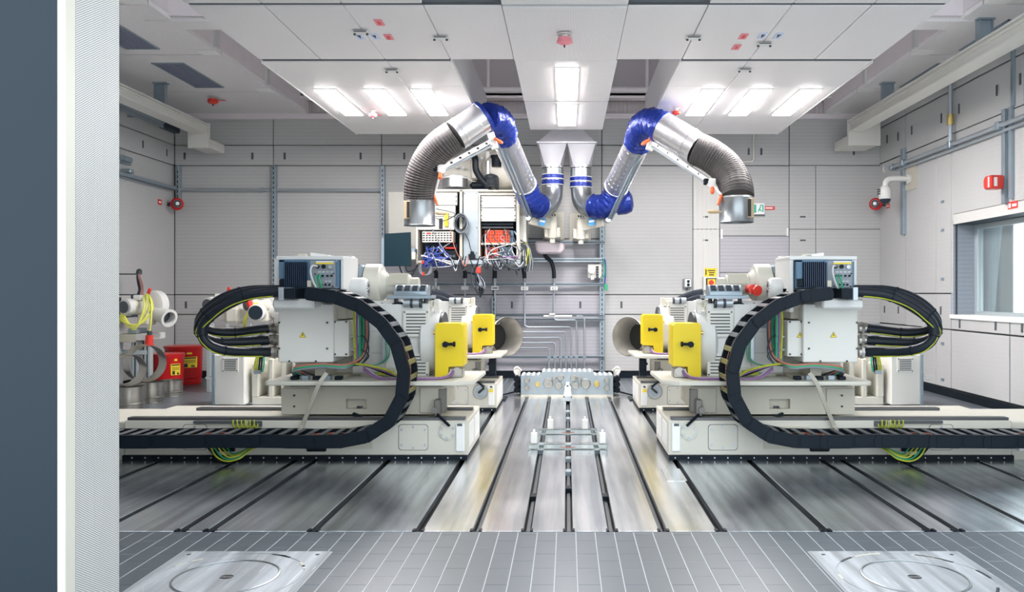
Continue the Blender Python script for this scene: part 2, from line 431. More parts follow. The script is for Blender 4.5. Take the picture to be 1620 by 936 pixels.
# ---- back wall: backing and panels
wb = B().box(XL-.3, XR+.3, YB+.03, YB+.3, -.1, ZT).done('wall_back', M['joint'], kind='structure')
Xp = lambda px, Y=YB: (px-PX)*Y/F
Zp = lambda py, Y=YB: H-(py-PY)*Y/F
gp = .007
def bpanel(x0, x1, z0, z1, m='wall_y', g=gp):
    return B().box(x0+g, x1-g, YB-.02, YB+.03, z0+g, z1-g, .004).done('panel', M[m], wb)
cols = [(277, 433), (433, 604), (604, 780), (780, 952), (952, 1096)]
for a, b in cols:
    x0, x1 = Xp(a), Xp(b)
    for z0, z1 in ((.12, 1.12), (1.12, 1.467), (1.467, 3.74), (3.74, 4.1), (4.1, ZC-.02)):
        m = 'wall_lilac' if (a in (780, 604)) and z1 < 2.6 else 'wall_y'
        if a in (604, 780) and z0 > 1.4 and z0 < 3:
            bpanel(x0, x1, 1.467, 2.45, 'wall_lilac'); bpanel(x0, x1, 2.45, 3.74); continue
        bpanel(x0, x1, z0, z1, m)
for a, b, zz in ((1096, 1138, (.12, .95, 2.62, 3.74)), (1138, 1248, (.12, .95, 1.86, 2.5)), (1248, 1290, (.12, .95, 2.62, 3.74)), (1290, 1392, (.12, .95, 2.62, 3.74))):
    for z0, z1 in zip(zz, zz[1:]):
        bpanel(Xp(a), Xp(b), z0, z1, 'wall_lilac' if (a == 1138 and .9 < z0 < 2.4) else ('plain' if a == 1096 else 'wall_y'), .004)
bpanel(Xp(1138), Xp(1248), 2.5, 3.74)
bpanel(Xp(1096), Xp(1248), 3.74, ZC-.02); bpanel(Xp(1248), Xp(1392), 3.74, ZC-.02)
rb = B()
for k in range(6): rb.box(Xp(1099+k*7), Xp(1100.5+k*7), YB-.028, YB-.018, .95, 3.73)
rb.done('panel_rib', M['creamgrey'], wb)
sl = B()
hs = [(293, 247), (400, 247), (451, 247), (571, 247), (640, 247), (980, 247), (1060, 247), (1184, 240), (1204, 240), (1350, 240), (295, 482), (407, 482), (580, 482), (810, 482), (918, 482), (983, 482)]
for x, y in hs:
    B().box(Xp(x)-.018, Xp(x)+.018, YB-.024, YB-.018, Zp(y)-.06, Zp(y)+.06).box(Xp(x)-.006, Xp(x)+.006, YB-.03, YB-.02, Zp(y)-.05, Zp(y)+.05).done('slot_handle', M['barGrey'], wb)
for x, y in ((1116.5, 343), (1116.5, 380), (1269.5, 343), (1269.5, 380)):
    B().box(Xp(x)-.05, Xp(x)+.05, YB-.026, YB-.018, Zp(y)-.014, Zp(y)+.014).done('slot_handle', M['barGrey'], wb)
B().box(Xp(1139.5), Xp(1142.5), YB-.05, YB-.018, 2.45, 2.62).box(Xp(1243.5), Xp(1246), YB-.05, YB-.018, 2.5, 2.64).done('door_bracket', M['bright'], wb)
B().box(XL, XR, YB-.03, YB, 0, .11).done('baseboard_back', M['black'], kind='structure')
# upper part of the back wall in the open bays
ub = B(); x = -5.0
while x < 4.9: ub.box(x, x+.05, YB-.02, YB+.03, ZC+.0, 4.87); x += .075
ub.box(-5, 4.9, YB-.004, YB+.03, ZC, 4.87).done('ribbed_panel', M['ribbed'], wb)
B().box(XL, XR, YB-.02, YB+.02, 4.99, ZT).done('upper_panel', M['ribbed'], wb)
B().box(XL, XR, YB-.5, YB-.1, 4.86, 4.90).box(XL, XR, YB-.5, YB-.48, 4.82, 4.99).done('upper_beam', M['upper'], wb)
B().cyl((-5, YB-.55, 4.95), (5, YB-.55, 4.95), .045).cyl((Xp(772, 13.9), 13.95, 4.95), (Xp(772, 13.9), 13.95, ZT), .03).cyl((Xp(1024, 13.9), 13.95, 4.95), (Xp(1024, 13.9), 13.95, ZT), .03).done('upper_pipe', M['upper'], wb)
B().box(XL, XR, YB-.12, YB-.02, 4.55, 4.63).box(XL, XR, YB-.14, YB-.12, 4.59, 4.63).done('upper_trim', M['upper'], wb)
# ---- left wall
wl = B().box(XL-.3, XL-.03, 3.0, YB+.1, -.1, ZT).done('wall_left', M['joint'], kind='structure')
for y0, y1 in ((5.0, 7.5), (7.5, 10.0), (10.0, 12.4), (12.4, 14.48)):
    for z0, z1 in ((.12, 1.12), (1.12, 1.467), (1.467, 3.74), (3.74, 4.1), (4.1, ZC)):
        B().box(XL-.03, XL+.005, y0+gp, y1-gp, z0+gp, z1-gp, .004).done('panel', M['wall_x'], wl)
for y, z in ((13.4, 3.92), (14.2, 3.92), (13.0, 1.3)):
    B().box(XL+.004, XL+.01, y-.018, y+.018, z-.06, z+.06).done('slot_handle', M['barGrey'], wl)
B().box(XL, XL+.02, 5, YB, 0, .11).done('baseboard_left', M['black'], kind='structure')
# ---- right wall with the observation window
wr = B().box(XR+.03, XR+.06, 4, 8.2, -.1, ZT).box(XR+.03, XR+.06, 8.2, 11.74, -.1, 1.16).box(XR+.03, XR+.06, 8.2, 11.74, 2.47, ZT).box(XR+.03, XR+.06, 11.74, YB+.1, -.1, ZT)
wr = wr.done('wall_right', M['joint'], kind='structure')
def rpanel(y0, y1, z0, z1, m='wall_x', g=.011):
    B().box(XR-.005, XR+.03, y0+g, y1-g, z0+g, z1-g, .004).done('panel', M[m], wr)
Yr = lambda px: XR*F/(px-PX)
ya, yb_, yc, yd = Yr(1433), Yr(1481), Yr(1505), Yr(1598)
for y0, y1 in ((ya, YB), (9.92, ya), (7.6, 9.92), (5.2, 7.6)):
    rpanel(y0, y1, 4.4, ZC); rpanel(y0, y1, 3.77, 4.4)
for z0, z1 in ((.12, .97), (.97, 1.49), (1.49, 3.77)):
    rpanel(ya, YB, z0, z1); rpanel(yb_, ya, z0, z1, g=.008)
    rpanel(yc, yb_, z0, z1, g=.008)
rpanel(11.74, yc, 1.49, 3.77, g=.003)
for y0, y1 in ((9.9, 11.74), (7.6, 9.9)): rpanel(y0, y1, 2.62, 3.77, g=.004)
rpanel(7.6, 11.74, 2.47, 2.62, 'plain', .002)
for y0, y1 in ((yd, yc), (7.6, yd), (5.2, 7.6)):
    rpanel(y0, y1, .12, .97); rpanel(y0, y1, .97, 1.17)
rpanel(5.2, 7.6, 1.17, 3.77)
for px, py in ((1404, 220), (1421.5, 216), (1443, 206), (1490, 187), (1518, 172), (1578, 143), (1615, 125)):
    y = Yr(px); z = H-(py-PY)*y/F
    B().box(XR-.012, XR-.004, y-.02, y+.02, z-.07, z+.07).done('slot_handle', M['barGrey'], wr)
for px, py in ((1400, 489), (1422, 490), (1489, 491), (1519, 512), (1576, 515), (1618, 518)):
    y = Yr(px); z = H-(py-PY)*y/F
    B().box(XR-.012, XR-.004, y-.02, y+.02, z-.06, z+.06).done('slot_handle', M['barGrey'], wr)
for px, py in ((1492, 319), (1492, 364), (1492, 441), (1492, 543), (1492, 600)):
    y = Yr(px); z = H-(py-PY)*y/F
    B().box(XR-.012, XR-.004, y-.05, y+.05, z-.02, z+.02).done('slot_handle', M['strut'], wr)
B().box(XR-.02, XR, 4, YB, 0, .10).done('baseboard_right', M['black'], kind='structure')
# window recess
wi = thing('window_1', None, None, (XR, 10, 1.19), kind='structure')
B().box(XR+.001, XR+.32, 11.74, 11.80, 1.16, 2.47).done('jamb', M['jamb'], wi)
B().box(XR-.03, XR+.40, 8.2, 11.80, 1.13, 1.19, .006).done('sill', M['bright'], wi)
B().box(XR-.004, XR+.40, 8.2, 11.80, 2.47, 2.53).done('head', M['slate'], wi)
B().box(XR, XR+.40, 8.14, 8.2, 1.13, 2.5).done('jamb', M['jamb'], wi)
B().box(XR+.30, XR+.40, 11.66, 11.74, 1.19, 2.47, .004).box(XR+.30, XR+.40, 8.2, 8.28, 1.19, 2.47, .004).box(XR+.30, XR+.38, 8.28, 11.66, 1.19, 1.24, .004).box(XR+.30, XR+.38, 8.28, 11.66, 2.40, 2.47, .004).done('window_frame', M['alu'], wi)
B().box(XR+.34, XR+.352, 8.28, 11.66, 1.24, 2.40).done('window_pane', M['glassy'], wi)
# curtain behind the glass, drawn to the far end
b = B(); top = []; bot = []
for k in range(25):
    u = k/24; d = .03*math.sin(k*1.35)
    top.append(Vector((XR+.47+d, 11.9-u*.58, 2.5))); bot.append(Vector((XR+.47+d*.6, 11.9-u*.36, 1.16)))
vt = [b.bm.verts.new(p) for p in top]; vb = [b.bm.verts.new(p) for p in bot]
for k in range(24): b.bm.faces.new((vt[k], vt[k+1], vb[k+1], vb[k]))
ex = bmesh.ops.solidify(b.bm, geom=b.bm.faces[:], thickness=.008)
b.done('curtain', M['curtain'], None, 'grey curtain gathered to the far side behind the observation window glass', 'curtain')
B().box(XR+.44, XR+.52, 8.2, 12.1, 2.5, 2.53).done('curtain_rail', M['alu'], wi)
B().box(XR+.06, XR+.9, 11.80, 12.2, .9, ZC).done('trim_1', M['slate'], kind='structure')
# ---- front wall and the doorway the picture is taken through
wf = B().box(-2.6, -1.84, 3.0, 3.34, -.1, 3.6).done('wall_front', M['joint'], kind='structure')
B().box(-6.95, -1.85, 2.985, 3.0, 0, 3.6).done('door_face', M['slate'], wf)
B().box(-1.85, -1.82, 2.98, 3.045, 0, 3.6, .003).done('reveal_edge', M['cream'], wf)
B().box(-1.85, -1.82, 3.045, 3.165, 0, 3.6).done('reveal_sheet', M['reveal'], wf)
B().box(-1.85, -1.82, 3.167, 3.34, 0, 3.6).done('reveal_sheet', M['reveal'], wf)
B().box(-1.86, -1.8215, 3.164, 3.168, 0, 3.6).done('reveal_seam', M['pipe'], wf)
B().box(XL, -1.84, 3.34, 3.36, 0, 4.6).done('front_lining', M['plain'], wf)
# ---- ceiling
ce = B().box(XL-.3, XR+.3, YF, YB+.3, ZT, ZT+.2).done('ceiling', M['upper'], kind='structure')
def cpanel(x0, x1, y0, y1, z0, z1, m='ceil', g=.006, name='ceiling_panel'):
    return B().box(x0+g, x1-g, y0, y1, z0, z1, .004).done(name, M[m], ce)
# side soffits
for s, xi, xo in ((-1, -4.54, XL), (1, 4.51, XR)):
    for y0, y1 in ((5.2, 7.3), (7.34, 8.9), (8.94, 10.80), (10.84, 12.78), (12.82, YB-.02)):
        cpanel(min(xi, xo), max(xi, xo), y0, y1, ZC, ZC+.06)
        cpanel(xi-.24 if s < 0 else xi, xi if s < 0 else xi+.24, y1-.22, y1-.01, ZC-.012, ZC, 'bright', 0, 'edge_strip')
    for y0, y1 in ((5.2, 8.8), (8.84, 10.6), (10.64, 12.4), (12.44, YB-.05)):
        B().box(xi-.03 if s < 0 else xi, xi if s < 0 else xi+.03, y0, y1, ZC+.06, ZT).done('soffit_side', M['upper'], ce)
    for y in (8.82, 10.62, 12.42):
        B().box(xi-.02 if s < 0 else xi-.03, xi+.03 if s < 0 else xi+.02, y-.06, y+.06, ZC+.03, ZT).done('soffit_rib', M['plain'], ce)
    # bridge between soffit and hung panels
    xa = -3.34 if s < 0 else 3.34
    B().box(min(xi, xa)-.3*(s < 0), max(xi, xa)+.3*(s > 0), 9.42, 9.72, ZC-.02, ZC+.04).done('bridge_panel', M['ceil'], ce)
    B().box(min(xi, xa), max(xi, xa), 9.36, 9.40, ZC+.03, ZC+.3).done('bridge_panel', M['upper'], ce)
# hung panels: three rows, five columns
ZH = 4.0
xsL = [-3.3, -2.64, -1.95, -1.25]; xsR = [1.23, 1.957, 2.656, 3.3]
rows = [(5.3, 7.10), (7.17, 8.80)]
for y0, y1 in rows:
    for xs_ in (xsL, xsR):
        for a, b_ in zip(xs_, xs_[1:]): cpanel(a, b_, y0, y1, ZH, ZH+.07, g=.004)
    if y0 > 6:
        cpanel(-1.25, -.567, y0, y1, ZH, ZH+.07, g=.003); cpanel(.53, 1.23, y0, y1, ZH, ZH+.07, g=.003)
    cpanel(-.567, .53, y0 if y0 > 6 else 5.3, y1 if y0 < 6 else 8.83, ZH-.012, ZH+.07, g=.003)
LAMPS = {-1: (-2.98, -2.37, -1.79), 1: (1.79, 2.39, 3.0)}
for s in (-1, 1):
    x0, x1 = (-3.3, -1.265) if s < 0 else (1.23, 3.3); xm = -1.95 if s < 0 else 1.957
    for a, b_ in sorted(((x0, xm), (xm, x1))):
        cpanel(a, b_, 8.9, 9.94, ZH, ZH+.05, g=.003); cpanel(a, b_, 9.944, 12.2, ZH, ZH+.05, g=.003); cpanel(a, b_, 12.204, 12.95, ZH, ZH+.05, g=.003)
    B().box(x0, x0+.03, 8.9, 12.95, ZH+.05, ZH+.6).box(x1-.03, x1, 8.9, 12.95, ZH+.05, ZH+.6).box(x0+.03, x1-.03, 8.9, 8.93, ZH+.05, ZH+.6).box(x0+.03, x1-.03, 12.92, 12.95, ZH+.05, ZH+.6).done('plenum_side', M['ceil'], ce)
    B().box(x0-.012, x0, 8.9, 12.95, ZH-.01, ZH+.05).box(x1, x1+.012, 8.9, 12.95, ZH-.01, ZH+.05).done('edge_strip', M['bright'], ce)
cpanel(-.565, .545, 8.87, 10.74, ZH, ZH+.06, g=.002); cpanel(-.565, .545, 10.78, 12.6, ZH, ZH+.06, g=.002)
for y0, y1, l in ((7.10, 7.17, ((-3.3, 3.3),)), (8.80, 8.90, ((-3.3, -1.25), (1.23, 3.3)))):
    for a, b_ in l: B().box(a+.01, b_-.01, y0, y1, ZH+.012, ZH+.05).done('gap_shade', M['joint'], ce)  # dark strips added between rows, standing for shade on the panels' front edges
hr = B()
for x in (-3.0, -1.5, -.4, .4, 1.5, 3.0):
    for y in (5.6, 6.8, 7.5, 8.6, 9.3, 12.4): hr.cyl((x, y, ZH+.05), (x, y, ZT), .012, n=6)
hr.done('hanger_rod', M['upper'], ce)
def lamp(xc, y0, y1, label, grp):
    t = thing('ceiling_light', label, 'ceiling light', (xc, (y0+y1)/2, ZH-.012), grp)
    b = B(); w = .122
    for a, c, d, e in ((xc-w-.012, xc-w, y0-.012, y1+.012), (xc+w, xc+w+.012, y0-.012, y1+.012), (xc-w, xc+w, y0-.012, y0), (xc-w, xc+w, y1, y1+.012)):
        b.box(a, c, d, e, ZH-.012, ZH)
    b.done('frame', M['bright'], t)
    B().box(xc-w, xc+w, y0, y1, ZH-.02, ZH-.013, .002).done('diffuser', M['lamp'], t)
nm = {0: 'outermost', 1: 'middle', 2: 'innermost'}
for s, side in ((-1, 'left'), (1, 'right')):
    for k, x in enumerate(LAMPS[s]):
        kk = k if s < 0 else 2-k
        lamp(x, 10.08, 11.5, '%s of the three lit strip lights in the %s hung ceiling panel' % (nm[kk], side), 'lit strip lights in the hung ceiling')
lamp(.0, 9.13, 10.55, 'lit strip light in the narrow centre ceiling panel, nearer the camera', 'lit strip lights in the hung ceiling')
lamp(.0, 10.90, 12.2, 'lit strip light in the narrow centre ceiling panel, just before the duct manifold', 'lit strip lights in the hung ceiling')
# grilles in the soffits
for x0, x1, y0, y1, lb in ((-5.66, -5.22, 9.2, 10.54, 'dark air grille in left soffit, half hidden by the doorway'), (-5.66, -5.22, 11.18, 12.52, 'dark air grille in left soffit, nearer the back wall'),
                      (5.05, 5.45, 9.4, 10.6, 'dark air grille in right soffit above the crane rail, nearer the camera'), (5.05, 5.45, 11.2, 12.5, 'dark air grille in right soffit above the crane rail, nearer the back wall')):
    t = thing('air_grille', lb, 'vent', ((x0+x1)/2, (y0+y1)/2, ZC-.012))
    B().box(x0, x1, y0, y0+.02, ZC-.012, ZC).box(x0, x1, y1-.02, y1, ZC-.012, ZC).box(x0, x0+.02, y0, y1, ZC-.012, ZC).box(x1-.02, x1, y0, y1, ZC-.012, ZC).done('frame', M['strut'], t)
    B().box(x0+.02, x1-.02, y0+.02, y1-.02, ZC-.004, ZC).done('backing', M['grille'], t)
    for k in range(7):
        x = x0+.05+k*(x1-x0-.1)/6; B().box(x-.008, x+.008, y0+.02, y1-.02, ZC-.011, ZC-.004).done('slat', M['grille'], t)
# ================================================================== the axle test stands
def louvre(par, x0, x1, z0, z1, y, n, part='louvre_panel'):
    b = B().box(x0, x1, y-.014, y, z0, z1, .004)
    p = b.done(part, M['creamgrey'], par)
    h = (z1-z0)*.72; 
    for k in range(n):
        z = z0+(z1-z0)*.14+h*k/(n-1)
        B().box(x0+.03, x1-.03, y-.0165, y-.0135, z-.0055, z+.0055).done('slat', M['barGrey'], p)
    for x in (x0+.016, x1-.016):
        for z in (z0+.016, z1-.016): B().cyl((x, y-.02, z), (x, y-.013, z), .008, n=8).done('screw', M['dark'], p)
    return p
def warn(par, x, y, z, s=.06):
    t = B().prism([(x-s/2, z-s*.43), (x+s/2, z-s*.43), (x, z+s*.43)], 1, y-.002, y).done('warning_sign', M['ink'], par, 'yellow triangle sign with black lightning bolt')
    k = .84; B().prism([(x-s/2*k, z-s*.39), (x+s/2*k, z-s*.39), (x, z+s*.43*k-.002)], 1, y-.003, y-.0019).done('sign_face', M['signyellow'], t)
    B().prism([(x+.004, z+.014), (x-.008, z-.007), (x-.001, z-.006), (x-.003, z-.019), (x+.008, z-.001), (x+.001, z-.001)], 1, y-.004, y-.0029).done('bolt_mark', M['ink'], t)
def cover(par, x0, x1, z0, z1, y, n=6):
    r = .03; P = []
    for cx, cz, a0 in ((x1-r, z1-r, 0), (x0+r, z1-r, 90), (x0+r, z0+r, 180), (x1-r, z0+r, 270)):
        for k in range(5):
            a = math.radians(a0+k*22.5); P.append((cx+r*math.cos(a), cz+r*math.sin(a)))
    B().prism([(px_+(.004 if px_ > (x0+x1)/2 else -.004), pz+(.004 if pz > (z0+z1)/2 else -.004)) for px_, pz in P], 1, y-.0015, y).done('cover_gasket', M['barGrey'], par)
    c = B().prism(P, 1, y-.006, y, .002).done('cover_plate', M['cream'], par)
    m = (x0+x1)/2
    for x, z in ((x0+.025, z0+.045), (x1-.025, z0+.045), (x0+.025, z1-.045), (x1-.025, z1-.045), (m, z0+.02), (m, z1-.02)):
        B().cyl((x, y-.012, z), (x, y-.005, z), .011, n=8).done('bolt', M['pipe'], c)
    return c
def clamp(par, x, y, z):
    c = B().box(x-.045, x+.01, y, y+.10, z, z+.15, .006).box(x-.02, x+.05, y+.08, y+.16, z+.02, z+.24, .006).cyl((x-.04, y-.03, z+.06), (x-.04, y+.02, z+.06), .03, n=10).done('clamp', M['clampsteel'], par)
    B().tube([(x-.01, y-.02, z+.02), (x+.05, y-.08, z-.02), (x+.11, y-.12, z-.065)], .013).done('lever', M['black'], c)
def bed(t, front):
    b = B().prism([(7.39, .04), (8.37, .04), (8.37, .352), (7.39, .352)], 0, -3.98 if front else -3.0, -.89, .006).done('machine_bed', M['cream'], t)
    B().box(-3.99 if front else -3.01, -.895, 7.37, 8.38, 0, .042).done('plinth', M['black'], t)
    bb = B()
    for k in range(26 if front else 18): bb.cyl((-.95-k*.118, 7.362, .022), (-.95-k*.118, 7.371, .022), .006, n=6)
    bb.done('plinth_bolt', M['paper'], t, kind='stuff')
    B().box(-3.96 if front else -2.98, -.92, 7.40, 7.49, .352, .378, .003).done('rail', M['rail'], t)
    B().box(-3.62 if front else -2.98, -.92, 8.02, 8.11, .352, .378, .003).done('rail', M['rail'], t)
    cover(t, -1.512, -1.252, .088, .315, 7.39)
    if front:
        B().cyl((-1.075, 7.375, .254), (-1.075, 7.39, .254), .072, n=28).done('round_cover', M['cream'], t)
        for k in range(6):
            a = math.pi/6+k*math.pi/3; B().cyl((-1.075+.06*math.cos(a), 7.365, .254+.06*math.sin(a)), (-1.075+.06*math.cos(a), 7.376, .254+.06*math.sin(a)), .012, n=8).done('bolt', M['pipe'], t)
        B().box(-1.0, -.92, 7.372, 7.39, .075, .33, .008).done('end_cover', M['bright'], t)
        B().box(-.985, -.94, 7.368, 7.373, .305, .328).done('fitting', M['barGrey'], t)
    else:
        B().cyl((-1.09, 7.37, .254), (-1.09, 7.39, .254), .092, n=32).done('dial', M['pipe'], t, 'round gauge window with dark pointer')
        B().torus((-1.09, 7.37, .254), (0, 1, 0), .09, .01, 32, 8).done('dial_ring', M['stainless'], t)
        B().cyl((-1.09, 7.366, .254), (-1.09, 7.37, .254), .07, n=32).done('dial_glass', M['zinc'], t)
        B().bar((-1.12, 7.36, .235), (-1.045, 7.36, .30), .014, .028).done('pointer', M['ink'], t)
        B().box(-1.0, -.92, 7.375, 7.39, .075, .33, .006).done('end_cover', M['bright'], t)
        B().box(-.975, -.945, 7.371, 7.376, .30, .325).done('fitting', M['barGrey'], t)
        B().box(-.985, -.935, 7.372, 7.376, .245, .285).done('yellow_label', M['signyellow'], t)
    for y0, y1 in ((7.46, 7.82), (7.9, 8.3)):
        B().box(-.893, -.884, y0, y1, .10, .31, .004).done('end_plate', M['bright'], t)
    if front: cover(t, -3.45, -3.24, .09, .315, 7.39)
    # end block
    if front: end_block(t)
    clamp(t, -1.16, 7.45, .38)
    if front: bed_fittings(t)
def end_block(t):
    B().prism([(-4.75, 0.02), (-4.0, .02), (-3.985, .33), (-4.75, .33)], 1, 7.46, 8.30, .01).done('end_block', M['cream'], t)
    B().prism([(-4.2, .0), (-3.985, .0), (-3.985, .30)], 1, 7.40, 7.46).done('end_web', M['cream'], t)
    B().box(-4.8, -4.0, 7.30, 7.46, .095, .125, .004).done('end_shelf', M['bright'], t)
def bed_fittings(t):
    if 1:
        B().box(-3.35, -2.9, 7.36, 7.39, .33, .352, .003).done('cable_duct', M['barGrey'], t)
        c = [(-3.0+.03*math.cos(a*.9)*0+a*.006, 7.36+.02*math.cos(a), .325+.034*math.sin(a)) for a in [k*.6 for k in range(64)]]
        B().tube(c, .0065, 6).done('coiled_wire', M['ygreen'], t)
        B().box(-2.86, -2.74, 7.375, 7.39, .30, .35).done('fitting', M['barGrey'], t)
        B().box(-2.15, -1.75, 7.375, 7.39, .10, .30).done('recess_cover', M['cream2'], t)
        for x in (-3.07, -2.25): B().box(x-.09, x+.09, 7.37, 7.39, .075, .115, .01).done('cable_gland', M['black'], t)
def carriage(t, front):
    b = B().prism([(-2.61, .44), (-2.55, .385), (-1.2, .385), (-1.115, .44), (-1.115, .64), (-2.61, .64)], 1, 7.61, 8.25, .005)
    b.prism([(-2.61, .44), (-2.55, .385), (-2.03, .385), (-2.03, .64), (-2.61, .64)], 1, 7.55, 7.61).prism([(-1.84, .385), (-1.2, .385), (-1.115, .44), (-1.115, .64), (-1.84, .64)], 1, 7.55, 7.61)
    b = b.box(-2.03, -1.84, 7.55, 7.61, .385, .435).box(-2.03, -1.84, 7.55, 7.61, .525, .64).done('carriage', M['cream2'], t)
    B().box(-2.62, -2.36, 7.535, 7.56, .385, .625, .004).done('end_bracket', M['cream2'], b)
    B().box(-1.35, -1.12, 7.535, 7.56, .40, .63, .004).done('end_bracket', M['cream2'], b)
    for x in (-1.93, -1.90): B().cyl((x, 7.57, .445), (x, 7.61, .445), .011, n=8).done('bolt', M['dark'], b)
    B().bar((-1.95, 7.5, .40), (-1.83, 7.46, .36), .025, .02).done('lever', M['black'], b)
    for x in (-2.5,):
        for z in (.46, .56): B().cyl((x, 7.525, z), (x, 7.54, z), .01, n=8).done('bolt', M['dark'], b)
    B().box(-2.55, -1.15, 7.56, 8.2, .64, .668).done('spacer', M['black'], t)
    B().prism([(-2.7, 7.34), (-2.66, 7.30), (-.98, 7.30), (-.835, 7.42), (-.82, 8.3), (-2.7, 8.3)], 2, .674, .712, .006).done('table_plate', M['cream'], t)
def body(t, front):
    # gear and motor block
    B().box(-2.03, -1.30, 7.76, 8.25, .74, 1.40, .012).done('motor_block', M['white'], t)
    B().box(-1.96, -1.34, 7.80, 8.2, .712, .745).done('block_foot', M['cream'], t)
    B().box(-1.72, -1.56, 7.72, 7.77, .712, .80, .006).done('block_foot', M['cream'], t)
    for x0, x1 in ((-2.02, -1.72), (-1.715, -1.56)):
        for z0, z1 in ((.76, .93), (.935, 1.13), (1.135, 1.39)):
            B().box(x0, x1, 7.752, 7.762, z0, z1, .002).done('cover_sheet', M['white'], t)
    louvre(t, -1.545, -1.30, 1.085, 1.335, 7.75, 7)
    louvre(t, -1.545, -1.30, .715, .93, 7.75, 6)
    # ring housing and brake disc
    B().lathe([(0, .25), (.03, .30), (.16, .31), (.19, .295)], (-1.40, 7.98, 1.03), (1, 0, 0), 40).done('ring_housing', M['white'], t)
    B().lathe([(0, .285), (.03, .285), (.03, .17)], (-1.212, 7.98, 1.03), (1, 0, 0), 40).done('brake_disc', M['dark'], t)
    B().cyl((-1.185, 7.98, 1.03), (-1.02, 7.98, 1.03), .12, n=24).done('hub', M['stainless'], t)
    # valve and pipework on the block
    B().cyl((-1.54, 7.75, 1.40), (-1.38, 7.75, 1.40), .038, n=16).done('valve_cylinder', M['pipe'], t)
    for x in (-1.475, -1.39): B().cyl((x, 7.75, 1.40), (x+.025, 7.75, 1.40), .043, n=16).done('valve_ring', M['dark'], t)
    B().box(-1.53, -1.39, 7.77, 7.9, 1.33, 1.36).done('valve_bracket', M['dark'], t)
    B().tube(spline([(-1.76, 7.8, 1.40), (-1.70, 7.78, 1.375), (-1.62, 7.77, 1.40), (-1.54, 7.76, 1.40)]), .009).done('hydraulic_hose', M['black'], t)
    B().box(-1.37, -1.28, 7.8, 7.95, 1.36, 1.43, .008).done('bracket', M['cream'], t)
    B().box(-1.27, -1.22, 7.85, 7.9, 1.28, 1.44, .004).cyl((-1.245, 7.83, 1.42), (-1.245, 7.9, 1.42), .022, n=12).done('lifting_lug', M['white'], t)
    # yellow guard
    Y0, Y1 = 7.60, 7.92
    P = [at(688, 515, 7.6), at(691, 511, 7.6), at(729, 511, 7.6), at(733, 515, 7.6), at(733, 579, 7.6), at(709, 579, 7.6), at(709, 597, 7.6), at(688, 597, 7.6)]
    g = B().prism([(p.x, p.z) for p in P], 1, Y0, Y1, .004).done('yellow_guard', M['yellow'], t)
    k = at(706, 544, 7.6)
    B().cyl((k.x, Y0-.06, k.z), (k.x, Y0, k.z), .022, n=12).cyl((k.x, Y0-.075, k.z), (k.x, Y0-.05, k.z), .03, n=6).done('knob', M['black'], g)
    B().cyl((k.x-.01, Y0-.05, k.z+.002), (k.x+.085, Y0-.05, k.z+.002), .014, n=8).cyl((k.x+.07, Y0-.05, k.z+.002), (k.x+.09, Y0-.05, k.z+.002), .024, n=8).done('knob', M['black'], g)
    B().box(-1.095, -.97, 7.64, 7.8, .712, .80, .006).cyl((-1.02, 7.62, .77), (-1.02, 7.68, .77), .04, n=14).done('caliper', M['stainless'], t)
    B().cyl((-1.24, 7.62, 1.13), (-1.2, 7.62, 1.13), .018, n=10).done('sensor', M['brass'], t)
    for i, c in enumerate(('purple', 'purple', 'whitewire')):
        B().tube(spline([(-1.05-.01*i, 7.63, .78), (-1.07-.015*i, 7.58, .74), (-1.15, 7.45+.03*i, .725), (-1.35, 7.42+.03*i, .722), (-1.7, 7.46+.03*i, .722), (-1.86, 7.5, .80+.02*i)]), .010).done('cable', M[c], t)
